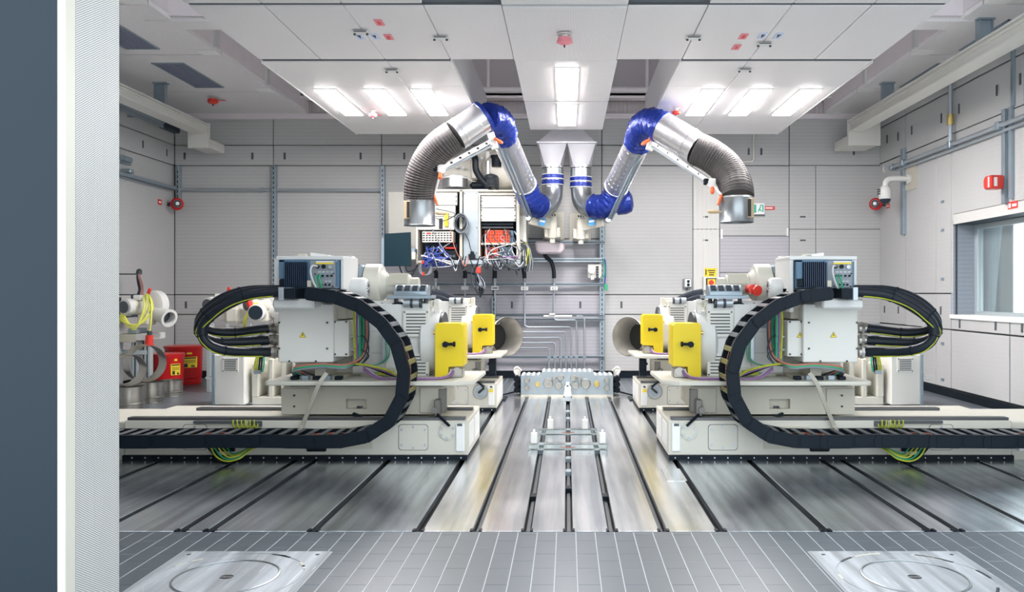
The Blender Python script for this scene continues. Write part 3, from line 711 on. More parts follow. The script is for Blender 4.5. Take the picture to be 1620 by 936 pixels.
def topside(t):
    # the blower drum, its motor and the small fan motor, the plug sockets
    Y = 8.0
    c = Vector((-1.86, Y, 1.40+.20))
    B().lathe([(0, .2), (.006, .205), (.14, .205), (.155, .19)], (-1.945, Y, 1.575), (1, 0, 0), 36).done('blower_drum', M['cream'], t)
    B().box(-2.06, -1.95, Y-.17, Y+.15, 1.42, 1.77, .02).done('intake_box', M['strut'], t)
    B().lathe([(0, .15), (.03, .13), (.05, .115)], (-1.79, Y, 1.575), (1, 0, 0), 24).done('motor_flange', M['cream'], t)
    mm = B().lathe([(0, .10), (.22, .10), (.225, .095)], (-1.745, Y, 1.575), (1, 0, 0), 24).done('blower_motor', M['cream'], t)
    for k in range(10):
        a = math.pi*k/9; B().box(-1.72, -1.54, Y-.115*math.cos(a)-.003, Y-.115*math.cos(a)+.003, 1.575+.115*math.sin(a)*.4-.004, 1.575+.115*math.sin(a)+.004).done('cooling_fin', M['cream2'], mm)
    B().cyl((-1.53, Y, 1.575), (-1.44, Y, 1.575), .075, n=20).done('motor_cap', M['cream2'], mm)
    B().box(-1.95, -1.6, Y-.2, Y+.2, 1.40, 1.425).done('blower_base', M['white'], t)
    # fan motor
    f = B().lathe([(0, .082), (.11, .082)], (-2.1, 7.62, 1.54), (1, 0, 0), 24).done('fan_motor', M['cream2'], t)
    for k in range(8):
        z = 1.485+k*.0155; B().box(-2.095, -1.995, 7.62-.088, 7.62-.078, z-.003, z+.003).done('cooling_fin', M['cream'], f)
    B().lathe([(0, .098), (.09, .102), (.125, .096), (.145, .078), (.15, .06)], (-1.99, 7.62, 1.54), (1, 0, 0), 32).done('fan_cowl', M['white'], f)
    for k in range(14):
        a = 2*math.pi*k/14; B().bar((-1.838, 7.62+.02*math.cos(a), 1.54+.02*math.sin(a)), (-1.842, 7.62+.072*math.cos(a), 1.54+.072*math.sin(a)), .004, .006).done('grille_bar', M['barGrey'], f)
    B().torus((-2.05, 7.62, 1.665), (0, 1, 0), .024, .007, 20, 8).cyl((-2.05, 7.62, 1.62), (-2.05, 7.62, 1.645), .01, n=8).done('lifting_eye', M['cream'], f)
    B().box(-2.2, -1.9, 7.5, 7.75, 1.40, 1.44).done('motor_base', M['cream'], t)
    # socket strip
    B().box(-1.69, -1.275, 7.72, 8.0, 1.445, 1.475, .003).done('socket_shelf', M['strut'], t)
    for x in (-1.62, -1.34): B().cyl((x, 7.8, 1.39), (x, 7.8, 1.45), .02, n=8).done('shelf_post', M['dark'], t)
    s = B().prism([(7.72, 1.475), (7.94, 1.475), (7.94, 1.57), (7.80, 1.575), (7.72, 1.51)], 0, -1.63, -1.32, .003).done('socket_box', M['strut'], t)
    for k in range(4):
        x = -1.595+k*.073
        B().obox((x+.015, 7.757, 1.546), (.052, .012, .075), Matrix.Rotation(math.radians(-51), 3, 'X'), .003).done('socket_lid', M['slate'], s)
def drive(t, dx, flip):
    """the frequency converter in its open white housing; not mirrored on the other side"""
    X = lambda px: at(px, 0, 7.25).x+dx
    Z = lambda py: at(0, py, 7.25).z
    Y = 7.25
    h = B(); Yh = Y; Y = Y+.06
    x0, x1 = X(433), X(541); xa = x0-.02 if not flip else x0; xb = x1 if not flip else x1+.0
    z0, z1 = Z(458), Z(408)
    h.box(xa, x0+.04, Y, Y+.5, z0-.2, z1, .006).box(x1-.03, xb, Y, Y+.5, z0, z1, .006).box(x0, x1, Y-.01, Y+.5, z1-.015, z1+.02, .006).box(x0, x1, Y+.1, Y+.5, z0-.02, z0+.01)
    h.box(x0+.03, x1-.02, Y+.3, Y+.32, z0, z1)
    hs = h.done('drive_housing', M['white'], t)
    b0, b1 = (xa-.0, x1-.05) if not flip else (x0+.05, x1+.05)
    B().box(b0, b1, Y+.5, Y+.62, z0-.25, z1+.045, .012).done('rear_housing', M['white'], t)
    q = X(497)
    B().obox((q if not flip else q-.1, Y+.2, z1+.03), (.17, .2, .03), Matrix.Rotation(math.radians(8 if not flip else -8), 3, 'Y'), .003).done('top_lid', M['bright'], hs)
    B().box(X(462), X(474), Y+.1, Y+.16, z1+.02, z1+.045).done('top_fitting', M['cream'], hs)
    Y = Yh-.035
    f = B().box(X(441.5), X(534.5), Y+.06, Y+.3, Z(456), Z(411), .004).done('converter', M['blueGrey'], t, 'blue-grey finned converter unit')
    B().box(X(441.5), X(451), Y+.03, Y+.07, Z(441), Z(411), .003).done('terminal_cover', M['blueGrey'], f)
    B().box(X(441.5), X(490), Y+.03, Y+.08, Z(414.5), Z(410.5), .003).box(X(485), X(490), Y+.02, Y+.08, Z(455), Z(412), .002).done('frame_strip', M['blueGrey'], f)
    for k in range(12):
        x = X(452.5)+k*(X(487)-X(452.5))/11
        B().box(x-.0045, x+.0045, Y+.0, Y+.07, Z(454), Z(415), .0015).done('fin', M['fin'], f)
    B().box(X(443), X(451), Y+.01, Y+.07, Z(454), Z(442), .004).done('plug', M['black'], f)
    B().box(X(488), X(495), Y-.01, Y+.06, Z(454), Z(443.5), .004).done('connector', M['cream2'], f)
    p = B().box(X(490), X(530), Y+.035, Y+.065, Z(455.5), Z(412), .003).done('socket_panel', M['socket'], t)
    B().box(X(500), X(528), Y+.028, Y+.036, Z(417.5), Z(415.5)).done('yellow_strip', M['signyellow'], p)
    B().box(X(500), X(528), Y+.03, Y+.036, Z(414.8), Z(413)).done('label_strip', M['paper'], p)
    for cx, cy, r, c in ((503, 421.5, .016, 'black'), (512.5, 421.5, .018, 'black'), (523, 422, .018, 'pipe'), (504.5, 436, .009, 'black'), (511, 436, .009, 'black'), (518.5, 436, .009, 'black'), (525, 436, .009, 'black'), (509, 450, .008, 'black'), (515.5, 450, .009, 'black'), (521.5, 450, .009, 'black'), (499, 433, .005, 'ink'), (528, 432.5, .005, 'ink'), (500, 453, .005, 'ink'), (527, 453, .006, 'ink')):
        B().cyl((X(cx), Y+.018, Z(cy)), (X(cx), Y+.036, Z(cy)), r, n=12).done('socket', M[c], p)
    for cx in (506, 512, 518.5, 525): B().box(X(cx-2), X(cx+2), Y+.032, Y+.036, Z(430.4), Z(429.6)).done('label_strip', M['paper'], p)
    for cx in (516, 522): B().box(X(cx-2), X(cx+2), Y+.032, Y+.036, Z(445), Z(444.2)).done('label_strip', M['paper'], p)
    def wire(l, r, m): B().tube(spline([Vector((X(a), Y+d, Z(b_))) for a, b_, d in l]), r).done('control_cable', M[m], p)
    wire([(503, 421, .02), (497, 421, -.02), (495, 430, -.03), (498, 443, -.03), (503, 454, -.02), (505, 458, .0)], .009, 'whitewire')
    wire([(504.5, 436, .02), (502, 440, -.01), (504, 448, -.02), (506, 458, -.01)], .007, 'green')
    wire([(508, 434, .02), (508, 439, -.02), (510, 447, -.02), (512, 458, -.01)], .008, 'green')
    for cx, cz in ((531.5, 412.5), (531.5, 454.5)): B().cyl((X(cx), Y+.05, Z(cz)), (X(cx), Y+.062, Z(cz)), .008, n=8).done('screw', M['pipe'], f)
def boxes(t):
    # power terminal boxes
    B().box(-2.584, -2.092, 7.35, 7.85, .878, 1.40, .008).done('terminal_box', M['creamgrey'], t)
    for px, py in ((442, 482), (442, 510), (442, 551), (518, 510), (518, 551), (458, 571), (500, 571)):
        p = at(px, py, 7.35); B().cyl((p.x, 7.338, p.z), (p.x, 7.352, p.z), .009, n=8).done('screw', M['dark'], t)
    p = at(479, 529, 7.35); warn(t, p.x, 7.349, p.z)
    B().box(-2.56, -2.20, 7.14, 7.6, 1.362, 1.447, .014).done('chain_shelf', M['white'], t)
    B().box(-2.20, -1.93, 7.45, 7.8, 1.36, 1.43, .006).box(-2.2, -2.02, 7.5, 7.8, 1.26, 1.38, .006).done('shelf_bracket', M['cream2'], t)
    B().box(-2.13, -1.965, 7.40, 7.8, .925, 1.25, .006).done('small_terminal_box', M['creamgrey'], t)
    for px, py in ((530, 509), (548, 509), (548, 560), (530, 560)):
        p = at(px, py, 7.4); B().cyl((p.x, 7.388, p.z), (p.x, 7.402, p.z), .009, n=8).done('screw', M['dark'], t)
    if MIR: p = at(532, 529, 7.4); warn(t, p.x, 7.399, p.z)
    B().box(-2.6, -1.95, 7.85, 8.25, .712, 1.40, .01).done('pedestal', M['cream'], t)
    B().box(-2.5, -2.05, 7.5, 7.86, .712, .74).box(-2.3, -2.2, 7.5, 7.86, .73, .9).done('box_bracket', M['cream2'], t)
    for i in range(2):
        x = -1.965; z = .98+.12*i
        B().cyl((x, 7.5, z), (x+.05, 7.5, z), .018, n=10).done('cable_gland', M['pipe'], t)
    # cable loom along the table and up behind the chain
    cols_ = ['greywire', 'greywire', 'black', 'green', 'greywire', 'black', 'pinkwire', 'dark']
    for i, c in enumerate(cols_):
        dy, dz = .02*(i % 3), .014*(i//3)
        B().tube(spline([(-2.50+.03*i, 7.55, .73), (-2.45, 7.38+dy, .80+dz), (-2.2, 7.36+dy, .835+dz), (-2.0, 7.36+dy, .825+dz), (-1.93+.008*i, 7.45+dy, .87+dz), (-1.90+.01*i, 7.5+dy, 1.0), (-1.90+.01*i, 7.55+dy, 1.2), (-1.92+.01*i, 7.5, 1.44)]), .010, 6).done('cable', M[c], t)
    for i, c in enumerate(('ygreen', 'purple', 'green')):
        B().tube(spline([(-1.92+.02*i, 7.42+.02*i, 1.40), (-1.93+.025*i, 7.45, 1.15), (-1.92+.02*i, 7.46, .90)]), .011, 6).done('cable', M[c], t)
        B().tube(spline([(-1.93, 7.44+.03*i, .86), (-1.78, 7.40+.02*i, .845-.01*i), (-1.62, 7.42+.02*i, .80-.02*i), (-1.52, 7.45, .735)]), .010, 6).done('cable', M[('ygreen', 'purple', 'black')[i]], t)
    for i in range(2):
        B().tube(spline([(-1.93, 7.5, .98+.12*i), (-1.86+.02*i, 7.46, .98+.12*i), (-1.80, 7.46, .93+.05*i), (-1.86, 7.46, .86), (-1.93, 7.44, .84)]), .007, 6).done('cable', M['dark'], t)
    B().box(-1.735, -1.70, 7.70, 7.755, .85, 1.12, .003).done('wire_trunking', M['pipe'], t)
    for i in range(3):
        B().tube(spline([(-1.70+.012*i, 7.69, 1.10), (-1.69+.016*i, 7.68, .98), (-1.70+.01*i, 7.68, .88), (-1.78, 7.64, .83), (-1.9, 7.5, .84)]), .006, 6).done('cable', M[('green', 'greywire', 'green')[i]], t)
    B().box(-1.76, -1.62, 7.62, 7.70, .735, .775, .003).done('connector', M['ygreen'], t)
    for k in range(5):
        B().box(-2.5+.1*k, -2.44+.1*k, 7.42, 7.5, .712, .745+.01*(k % 2), .004).done('fitting', M[('black', 'strut')[k % 2]], t)
    # black power hoses looping behind the box
    A = [(447, 463, 7.12), (440, 462, 7.12), (400, 466, 7.1), (370, 477, 7.1), (340, 495, 7.1), (323, 512, 7.1), (320, 530, 7.1), (330, 545, 7.12), (355, 554, 7.2), (392, 557, 7.35), (432, 557, 7.5)]
    Bq = [(447, 460, 7.2), (440, 460, 7.2), (400, 461, 7.2), (365, 471, 7.2), (335, 489, 7.2), (318, 508, 7.2), (315, 524, 7.22), (326, 535, 7.25), (350, 541, 7.35), (385, 541, 7.45), (432, 538, 7.55)]
    Cq = [(447, 458, 7.3), (440, 458, 7.3), (395, 459, 7.3), (360, 468, 7.3), (332, 485, 7.3), (317, 504, 7.3), (318, 515, 7.32), (338, 524, 7.4), (372, 526, 7.5), (405, 522, 7.55), (432, 519, 7.6)]
    for L_ in (A, Bq, Cq):
        pth = pxpath(L_, 5)
        B().tube(pth, .043, 12).done('power_hose', M['rubber'], t)
        e = pth[-1]
        B().cyl(e+Vector((-.03, 0, 0)), e+Vector((.05, 0, 0)), .052, n=14).cyl(e+Vector((.0, 0, 0)), e+Vector((.025, 0, 0)), .06, n=8).done('hose_fitting', M['stainless'], t)
        B().cyl(e+Vector((-.14, 0, 0)), e+Vector((-.075, 0, 0)), .0445, n=14).done('hose_band', M['pipe'], t)
        g = [p+Vector((.012*math.sin(i*.5), -.035, -.034)) for i, p in enumerate(pth[6:-2])]
        B().tube(g, .0052, 6).done('earth_wire', M['ygreen'], t)
        for i in (12, 22, 30, 40):
            if i < len(pth)-1: B().tube([pth[i]+(pth[i+1]-pth[i]).normalized()*d for d in (-.006, .006)], .048, 12).done('cable_tie', M['black'], t)
    B().box(-2.36, -1.92, 7.6, 7.72, 1.0, 1.0+.001).done('shim', M['cream2'], t)
def strap(t):
    P = [at(517, 590, 7.3), at(505, 607, 7.25), at(492, 640, 7.3), at(478, 673, 7.35), at(474, 680, 7.3)]
    P = spline(P, 5)
    b = B()
    for a, c in zip(P, P[1:]): b.bar(a, c+(c-a)*.1, .035, .012, (0, 1, 0))
    b.done('earth_strap', M['strap'], t, 'pale braided earthing strap')
def rear_end(t):
    # climate unit and ribbed cast stand behind the loop of hoses (built in absolute depth)
    global YO
    sv = YO; YO = 0.0
    B().box(-4.66, -4.26, 10.85, 11.25, .02, .685, .01).done('cooling_unit', M['creamgrey'], t)
    B().box(-4.68, -4.64, 10.83, 11.3, .0, .69, .006).done('cooling_unit_side', M['strut'], t)
    p = louvre(t, -4.55, -4.335, .455, .645, 10.85, 7, 'air_grille')
    B().box(-4.80, -4.66, 10.9, 11.2, .36, .385, .004).done('side_shelf', M['bright'], t)
    B().box(-4.22, -3.62, 11.0, 11.4, .0, .11, .01).box(-4.22, -4.12, 10.98, 11.4, .1, .56, .02).box(-4.0, -3.93, 11.0, 11.4, .1, .62, .015).box(-3.84, -3.77, 11.02, 11.4, .1, .62, .015).box(-4.2, -3.62, 11.3, 11.42, .05, .66, .01).box(-3.68, -3.6, 10.98, 11.4, .1, .9, .02).done('cast_stand', M['cream'], t)
    for i, c in enumerate(('ygreen', 'ygreen', 'black', 'black', 'green')):
        B().tube(spline([(-4.16+.025*i, 10.96, .45), (-4.15+.03*i, 10.93, .56), (-4.1+.02*i, 10.95, .68), (-3.95, 11.2, .75)]), .013, 6).done('cable', M[c], t)
    B().box(-4.17, -4.08, 10.93, 10.98, .42, .47, .004).done('connector', M['strut'], t)
    YO = sv
SIDES = ((False, 'left'), (True, 'right'))
stands = {}
for mir, side in SIDES:
    MIR = mir
    t = thing('axle_test_stand', 'cream dynamometer stand with yellow guard and black hose loop, front %s of the bed plates' % side, 'machine', (-2.2, 7.9, 0))
    bed(t, True); carriage(t, True); body(t, True); topside(t); boxes(t); strap(t)
    MIR = False
    drive(t, 0.0 if not mir else (at(1260, 0, 7.25).x-at(441.5, 0, 7.25).x), mir)
    MIR = mir
    if mir:                                            # red mains plug in the strip, display in the block
        q = B().cyl((-1.79+.06, 7.72, 1.535), (-1.72, 7.84, 1.535), .045, n=16).cyl((-1.77, 7.70, 1.52), (-1.755, 7.73, 1.525), .05, n=16).done('mains_plug', M['redplastic'], t, 'red round mains plug')
        B().box(-1.93, -1.80, 7.745, 7.754, 1.17, 1.27, .002).done('display', M['strut'], t)
    stands[side] = t
    YO = 3.02
    r = thing('axle_test_stand', 'cream dynamometer stand with yellow guard and round dial, rear %s beside the bellmouth' % side, 'machine', (-2.2, 7.9, 0))
    B().tube(spline([(-1.95, 8.9, 1.50), (-1.8, 8.95, 1.47), (-1.64, 9.0, 1.40), (-1.5, 9.05, 1.30), (-1.42, 9.1, 1.18)], 5), .06, 10).done('power_hose', M['rubber'], r)
    B().tube(spline([(-1.95, 8.8, 1.44), (-1.8, 8.85, 1.41), (-1.66, 8.9, 1.33), (-1.56, 8.95, 1.22)], 5), .05, 10).done('power_hose', M['rubber'], r)
    bed(r, False); carriage(r, False); body(r, False); rear_end(r)
    B().box(-2.6, -2.03, 7.85, 8.25, .712, 1.36, .01).done('pedestal', M['cream'], r)
    B().box(-1.34, -1.15, 7.78, 7.81, 1.14, 1.2, .004).done('red_label', M['redplastic'], r)
    YO = 0.0; MIR = False
# ---- cable chains
def chain(name, label, path_px, Y, depth, step=.232, ht=.112, olive=()):
    pts = resample(spline([at(a, b_, Y) for a, b_ in path_px], 14), step)
    t = thing(name, label, 'cable chain', pts[len(pts)//3])
    tp = None; n = len(pts)-1
    W_ = WPOS[t.name]
    def side_plate(b, y0, y1):
        h = ht/2; L_ = step; P = []
        for k in range(9):
            a = -math.pi/2+math.pi*k/8; P.append((L_*.5-.012+h*.62*math.cos(a)*.9, h*math.sin(a)))
        for k in range(9):
            a = math.pi/2+math.pi*k/8; P.append((-L_*.5-.004+h*.62*math.cos(a)*.9, h*math.sin(a)))
        b.prism(P, 1, y0, y1)
        yf = y0-.004 if y0 < depth/2 else y1
        b.prism([(L_*.5-.03+h*.75*math.cos(a), h*.8*math.sin(a)) for a in [2*math.pi*k/14 for k in range(14)]], 1, yf, yf+.004)
        b.torus((L_*.5-.03, yf, 0), (0, 1, 0), h*.80, .0022, 18, 4).torus((L_*.5-.03, yf+.004, 0), (0, 1, 0), h*.80, .0022, 18, 4)
        b.prism([(-L_*.36, -h*.8), (L_*.30, -h*.8), (L_*.30, h*.8), (-L_*.36, h*.8)], 1, yf, yf+.004)
    for par in (0, 1):
        pass
    base = None
    for i in range(n):
        a, c = pts[i], pts[i+1]; d = c-a; ang = math.atan2(d.z, d.x); mid = (a+c)/2
        s = 1 if not MIR else -1
        if base is None:
            b = B(); o = .004
            side_plate(b, 0, .03); side_plate(b, depth-.03, depth)
            sv = MIR
            globals()['MIR'] = False
            b.box(-.05, .05, .028, depth-.028, -.004, .004)
            base = b.done('link', M['black'], None, smooth=30, origin=(0, 0, 0))
            bb = B()
            outer = -1                                  # rungs close the outer and inner sides
            for sg in (-1, 1):
                bb.box(-.022, .022, .03, depth-.03, sg*ht*.47-.006, sg*ht*.47+.006, .003)
            bar = bb.done('crossbar', M['barGrey'], None, smooth=30, origin=(0, 0, 0))
            globals()['MIR'] = sv
            link = base; lb = bar; first = True
        else:
            link = base.copy(); COL.objects.link(link); first = False
        link.parent = t
        wm = xf(mid)
        link.location = wm-W_; link.location.y += .010*(i % 2)
        link.rotation_euler = (0, -ang if not MIR else ang, 0)
        if MIR: link.rotation_euler = (0, ang+math.pi*0, 0)
        for q in (-.25, .25):
            cb = lb if (first and q < 0) else lb.copy()
            if cb is not lb: COL.objects.link(cb)
            cb.parent = link; cb.location = (q*step, 0, 0); cb.rotation_euler = (0, 0, 0)
            if i in olive:
                me = cb.data.copy() if cb.data.users > 1 else cb.data
                me.materials.clear(); me.materials.append(M['olive']); cb.data = me
    return t, pts
CP = [(20, 699), (120, 699), (240, 699), (380, 698), (470, 699), (530, 699), (562, 695.5), (590, 686), (611, 671), (626, 651), (635, 628), (638.5, 605), (638, 582), (633, 560), (624, 540), (610, 520), (593, 502), (571, 486), (547, 475), (519, 467.5), (490, 464.5), (462, 464)]
for mir, side in SIDES:
    MIR = mir
    t, pts = chain('cable_chain', 'black plastic cable chain arching from the floor to the converter, %s side' % side, CP, 7.0, .36, olive=(15, 16))
    B().box(*sorted((at(440, 0, 7).x, at(448, 0, 7).x)), 7.0, 7.36, at(0, 475, 7).z, at(0, 454, 7).z, .003).done('end_plate', M['pipe'], t)
    B().box(at(447, 0, 7).x, at(465, 0, 7).x, 7.02, 7.34, at(0, 472, 7).z, at(0, 456, 7).z, .003).done('end_clamp', M['black'], t)
    for i, (c, y) in enumerate((('purple', 7.06), ('whitewire', 7.11), ('purple', 7.16), ('greywire', 7.21), ('black', 7.26), ('pinkwire', 7.30))):
        B().tube([p+Vector((0, y-7.0, .02*math.sin(k*.7+i))) for k, p in enumerate(resample(pts, .11)[2:-1])], .014, 6).done('cable', M[c], t)
    # loop of earth wires hanging below the run
    for k in range(5):
        B().tube(spline([(-3.10+.012*k, 7.14+.035*k, .17), (-3.04+.012*k, 7.12+.035*k, .085+.008*k), (-2.95, 7.11+.035*k, .045+.009*k), (-2.84-.01*k, 7.12+.035*k, .065+.008*k), (-2.76-.012*k, 7.2+.02*k, .13), (-2.70, 7.37, .15)]), .0075, 6).done('earth_wire', M[('ygreen', 'green', 'ywire', 'ygreen', 'green')[k]], t)
    B().tube(spline([(-3.14, 7.18, .17), (-3.07, 7.18, .09), (-3.0, 7.15, .035), (-2.93, 7.13, .03)]), .02, 8).done('cable', M['black'], t)
    MIR = False
# ================================================================== extraction arms, rack, wall frame, manifold
def helix(pts, R, pitch, r, m=5, per=16):
    pts = resample(pts, pitch/per); n = len(pts); out = []
    u = (pts[1]-pts[0]).orthogonal().normalized()
    for i, p in enumerate(pts):
        t = (pts[min(i+1, n-1)]-pts[max(i-1, 0)]).normalized()
        u = (u-t*u.dot(t)).normalized(); v = t.cross(u); a = 2*math.pi*i/per
        out.append(p+(u*math.cos(a)+v*math.sin(a))*R)
    return B().tube(out, r, m)
def duct(t, name, pts, R, m, seam=None, n=24, rf=None):
    b = B().tube(pts, R, n, rfun=rf)
    if m == 'bluefoil':
        for v in b.bm.verts: v.co += Vector((random.gauss(0, 1), random.gauss(0, 1), random.gauss(0, 1)))*.0065
    o = b.done(name, M[m], t, smooth=35 if m != 'bluefoil' else 60)
    if seam: helix(pts, R, seam[0], seam[1], seam[2] if len(seam) > 2 else 4).done('spiral_seam', M[seam[3] if len(seam) > 3 else m], o)
    return o
def ring(t, p, d, R, h, m, name='duct_ring', par=None):
    d = Vector(d).normalized()
    return B().lathe([(0, R-.006), (.003, R), (h-.003, R), (h, R-.006)], Vector(p)-d*h/2, d, 28).done(name, M[m], t)
def arm(side, pipe, low, straight, top, sec, hose, noz, rail, strut_, brk, label):
    P = [at(*p) for p in straight]
    t = thing('extraction_arm', label, 'exhaust duct', at(*pipe[0]))
    # drop pipe under the manifold, silver bend, blue bend
    pp = pxpath(pipe, 8); duct(t, 'drop_pipe', pp, .172, 'ductdull')
    z = at(0, 283 if side == 'left' else 287, Yb).z; cx_ = pp[0].x
    for dz, h in ((.045, .05), (-.045, .06)): B().cyl((cx_, Yb, z+dz-h), (cx_, Yb, z+dz+h*.3), .181, n=32).done('blue_tape', M['bluefoil'], t)
    for dz in (.066, -.005, -.10): B().torus((cx_, Yb, z+dz), (0, 0, 1), .181, .006, 32, 6).done('hose_clip', M['bright'], t)
    if side == 'right': B().lathe([(0, .10), (.03, .19), (.16, .20), (.26, .17), (.30, .08)], at(972, 322, 13.1), (1, -.1, .15), 24).done('foil_cap', M['bluefoil'], t)
    bl = pxpath(low, 8); duct(t, 'foil_bend', bl, .185, 'bluefoil', n=28, rf=lambda i: .19+.006*math.sin(i*2.1))
    ring(t, bl[0], bl[1]-bl[0], .20, .05, 'ductdull')
    st = resample(P, .05); duct(t, 'spiral_duct', st, .183, 'duct', (.13, .0028))
    d = P[1]-P[0]
    ring(t, P[0]+d*.04, d, .194, .04, 'duct'); ring(t, P[1]-d*.04, d, .194, .04, 'duct')
    tp = pxpath(top, 8); duct(t, 'foil_bend', tp, .19, 'bluefoil', n=28, rf=lambda i: .195+.006*math.sin(i*1.9))
    S = [at(*p) for p in sec]; duct(t, 'spiral_duct', resample(S, .05), .205, 'duct', (.12, .0028))
    ring(t, S[0], S[1]-S[0], .218, .05, 'bluefoil'); ring(t, S[1]-(S[1]-S[0])*.25, S[1]-S[0], .212, .03, 'duct')
    hp = pxpath(hose, 10); duct(t, 'ribbed_hose', hp, .208, 'hose', (.033, .006, 5, 'wire'), n=28)
    a, b_ = at(*noz[0]), at(*noz[1])
    nz = B().lathe([(0, .198), (.02, .212), (.03, .206), ((b_-a).length-.01, .206), ((b_-a).length, .212)], a, b_-a, 36, False).lathe([(0.01, .2), ((b_-a).length-.002, .2)], a, b_-a, 36, False).done('nozzle', M['ductdull'], t)
    sx = -1 if side == 'left' else 1
    c = (a+b_)/2
    B().box(c.x+sx*.13-.045, c.x+sx*.13+.045, c.y-.185, c.y-.15, c.z-.11, c.z+.12, .004).done('shutter_plate', M['wood'], nz)
    B().box(c.x+sx*.115-.02, c.x+sx*.115+.02, c.y-.192, c.y-.18, c.z-.10, c.z+.11).done('shutter_slot', M['ink'], nz)
    B().lathe([(0, .012), (.03, .024), (.12, .026), (.15, .012)], (c.x-sx*.22, c.y-.05, c.z-.03), (-sx, 0, 0), 14).cyl((c.x-sx*.19, c.y-.05, c.z-.03), (c.x-sx*.23, c.y-.05, c.z-.03), .008, n=8).done('handle', M['wood'], nz)
    # carrying rail under the upper part with its springs and clamps
    R_ = [at(*p) for p in rail]
    r = B(); dv = Vector((0, -.07, 0))
    r.bar(R_[0]+dv, R_[1]+dv, .06, .05, bev=.004); r.bar(R_[0]-dv+Vector((0, 0, .05)), R_[1]-dv+Vector((0, 0, .05)), .03, .04)
    r.done('support_rail', M['bright'], t)
    for k in range(5):
        q = R_[0].lerp(R_[1], .12+.17*k)+Vector((0, -.102, .0)); B().obox(q, (.04, .006, .025)).done('rail_slot', M['ink'], t)
    B().cyl(R_[0]+Vector((0, -.1, -.07)), R_[1]+Vector((0, -.1, -.05)), .016, n=8).done('gas_spring', M['pipe'], t)
    B().obox(R_[0]+Vector((0, -.06, 0)), (.10, .10, .22), Matrix.Rotation(sx*.3, 3, 'Y'), .01).done('pivot_plate', M['bright'], t)
    B().lathe([(0, .018), (.10, .026), (.13, .012)], R_[0]+Vector((-sx*.03, -.14, .02)), (-sx*.8, 0, -.5), 10).done('clamp_lever', M['orange'], t)
    e = R_[1]
    B().obox(e+Vector((0, -.06, 0)), (.10, .09, .10), None, .01).cyl(e+Vector((-sx*.02, -.12, -.02)), e+Vector((-sx*.02, -.05, -.02)), .045, n=14).done('end_pivot', M['bright'], t)
    B().box(e.x-.10*1, e.x-.04, e.y-.12, e.y-.05, e.z-.03, e.z+.05, .01).done('pivot_knob', M['black'], t)
    B().lathe([(0, .02), (.06, .03), (.09, .014)], e+Vector((0, -.13, -.06)), (0, 0, -1), 10).done('clamp_lever', M['orange'], t)
    n0 = Vector((a.x-sx*.20, a.y-.05, a.z+.02))
    B().cyl(e+Vector((0, -.06, -.02)), n0, .014, n=8).done('link_rod', M['bright'], t)
    B().lathe([(0, .014), (.08, .022), (.14, .016)], n0+Vector((-sx*.0, -.02, .0)), (-sx*.35, 0, -1), 10).done('clamp_lever', M['orange'], t)
    # lower parallelogram struts and the wall console
    Q = [at(*p) for p in strut_]
    B().bar(Q[0], Q[1], .035, .035, bev=.004).bar(Q[0]+Vector((.05, .05, .02)), Q[1]+Vector((.05, .05, .02)), .03, .03).done('strut', M['strut'], t)
    B().cyl(Q[0]+Vector((0, -.06, 0)), Q[0]+Vector((0, .12, 0)), .03, n=12).cyl(Q[1]+Vector((0, -.06, 0)), Q[1]+Vector((0, .12, 0)), .04, n=12).done('pivot_pin', M['pipe'], t)
    p0, p1, p2 = [at(*p) for p in brk]                 # outer end, label point, wall pivot
    B().bar(p0, p2, .05, .19, bev=.008).done('console_arm', M['cream'], t)
    lb = B().obox(p1+Vector((0, -.035, 0)), (.105, .006, .115), Matrix.Rotation(-math.atan2(p2.z-p0.z, p2.x-p0.x), 3, 'Y')).done('blue_label', M['signblue'], t)
    B().obox(p1+Vector((0, -.039, .01)), (.085, .003, .03), Matrix.Rotation(-math.atan2(p2.z-p0.z, p2.x-p0.x), 3, 'Y')).done('label_print', M['paper'], lb)
    B().cyl((p2.x, p2.y, p2.z-.22), (p2.x, p2.y, p2.z+.12), .075, n=20).cyl((p2.x, p2.y, p2.z-.3), (p2.x, p2.y, p2.z-.2), .045, n=14).done('console_pivot', M['cream'], t)
    B().box(p2.x-.13, p2.x+.13, p2.y, YB-.02, p2.z-.21, p2.z-.05, .01).box(p2.x-.07, p2.x+.07, p2.y-.06, p2.y+.2, p2.z+.12, p2.z+.135).done('console_block', M['cream'], t)
    B().box(p2.x-.19, p2.x+.19, YB-.06, YB-.02, p2.z-.19, p2.z+.30, .006).done('wall_plate', M['cream'], t)
    for k in (-.04, .0, .04): B().cyl((p2.x+k, p2.y-.03, p2.z+.13), (p2.x+k, p2.y-.03, p2.z+.17), .012, n=8).done('bolt', M['dark'], t)
    return t
Yb = 13.4
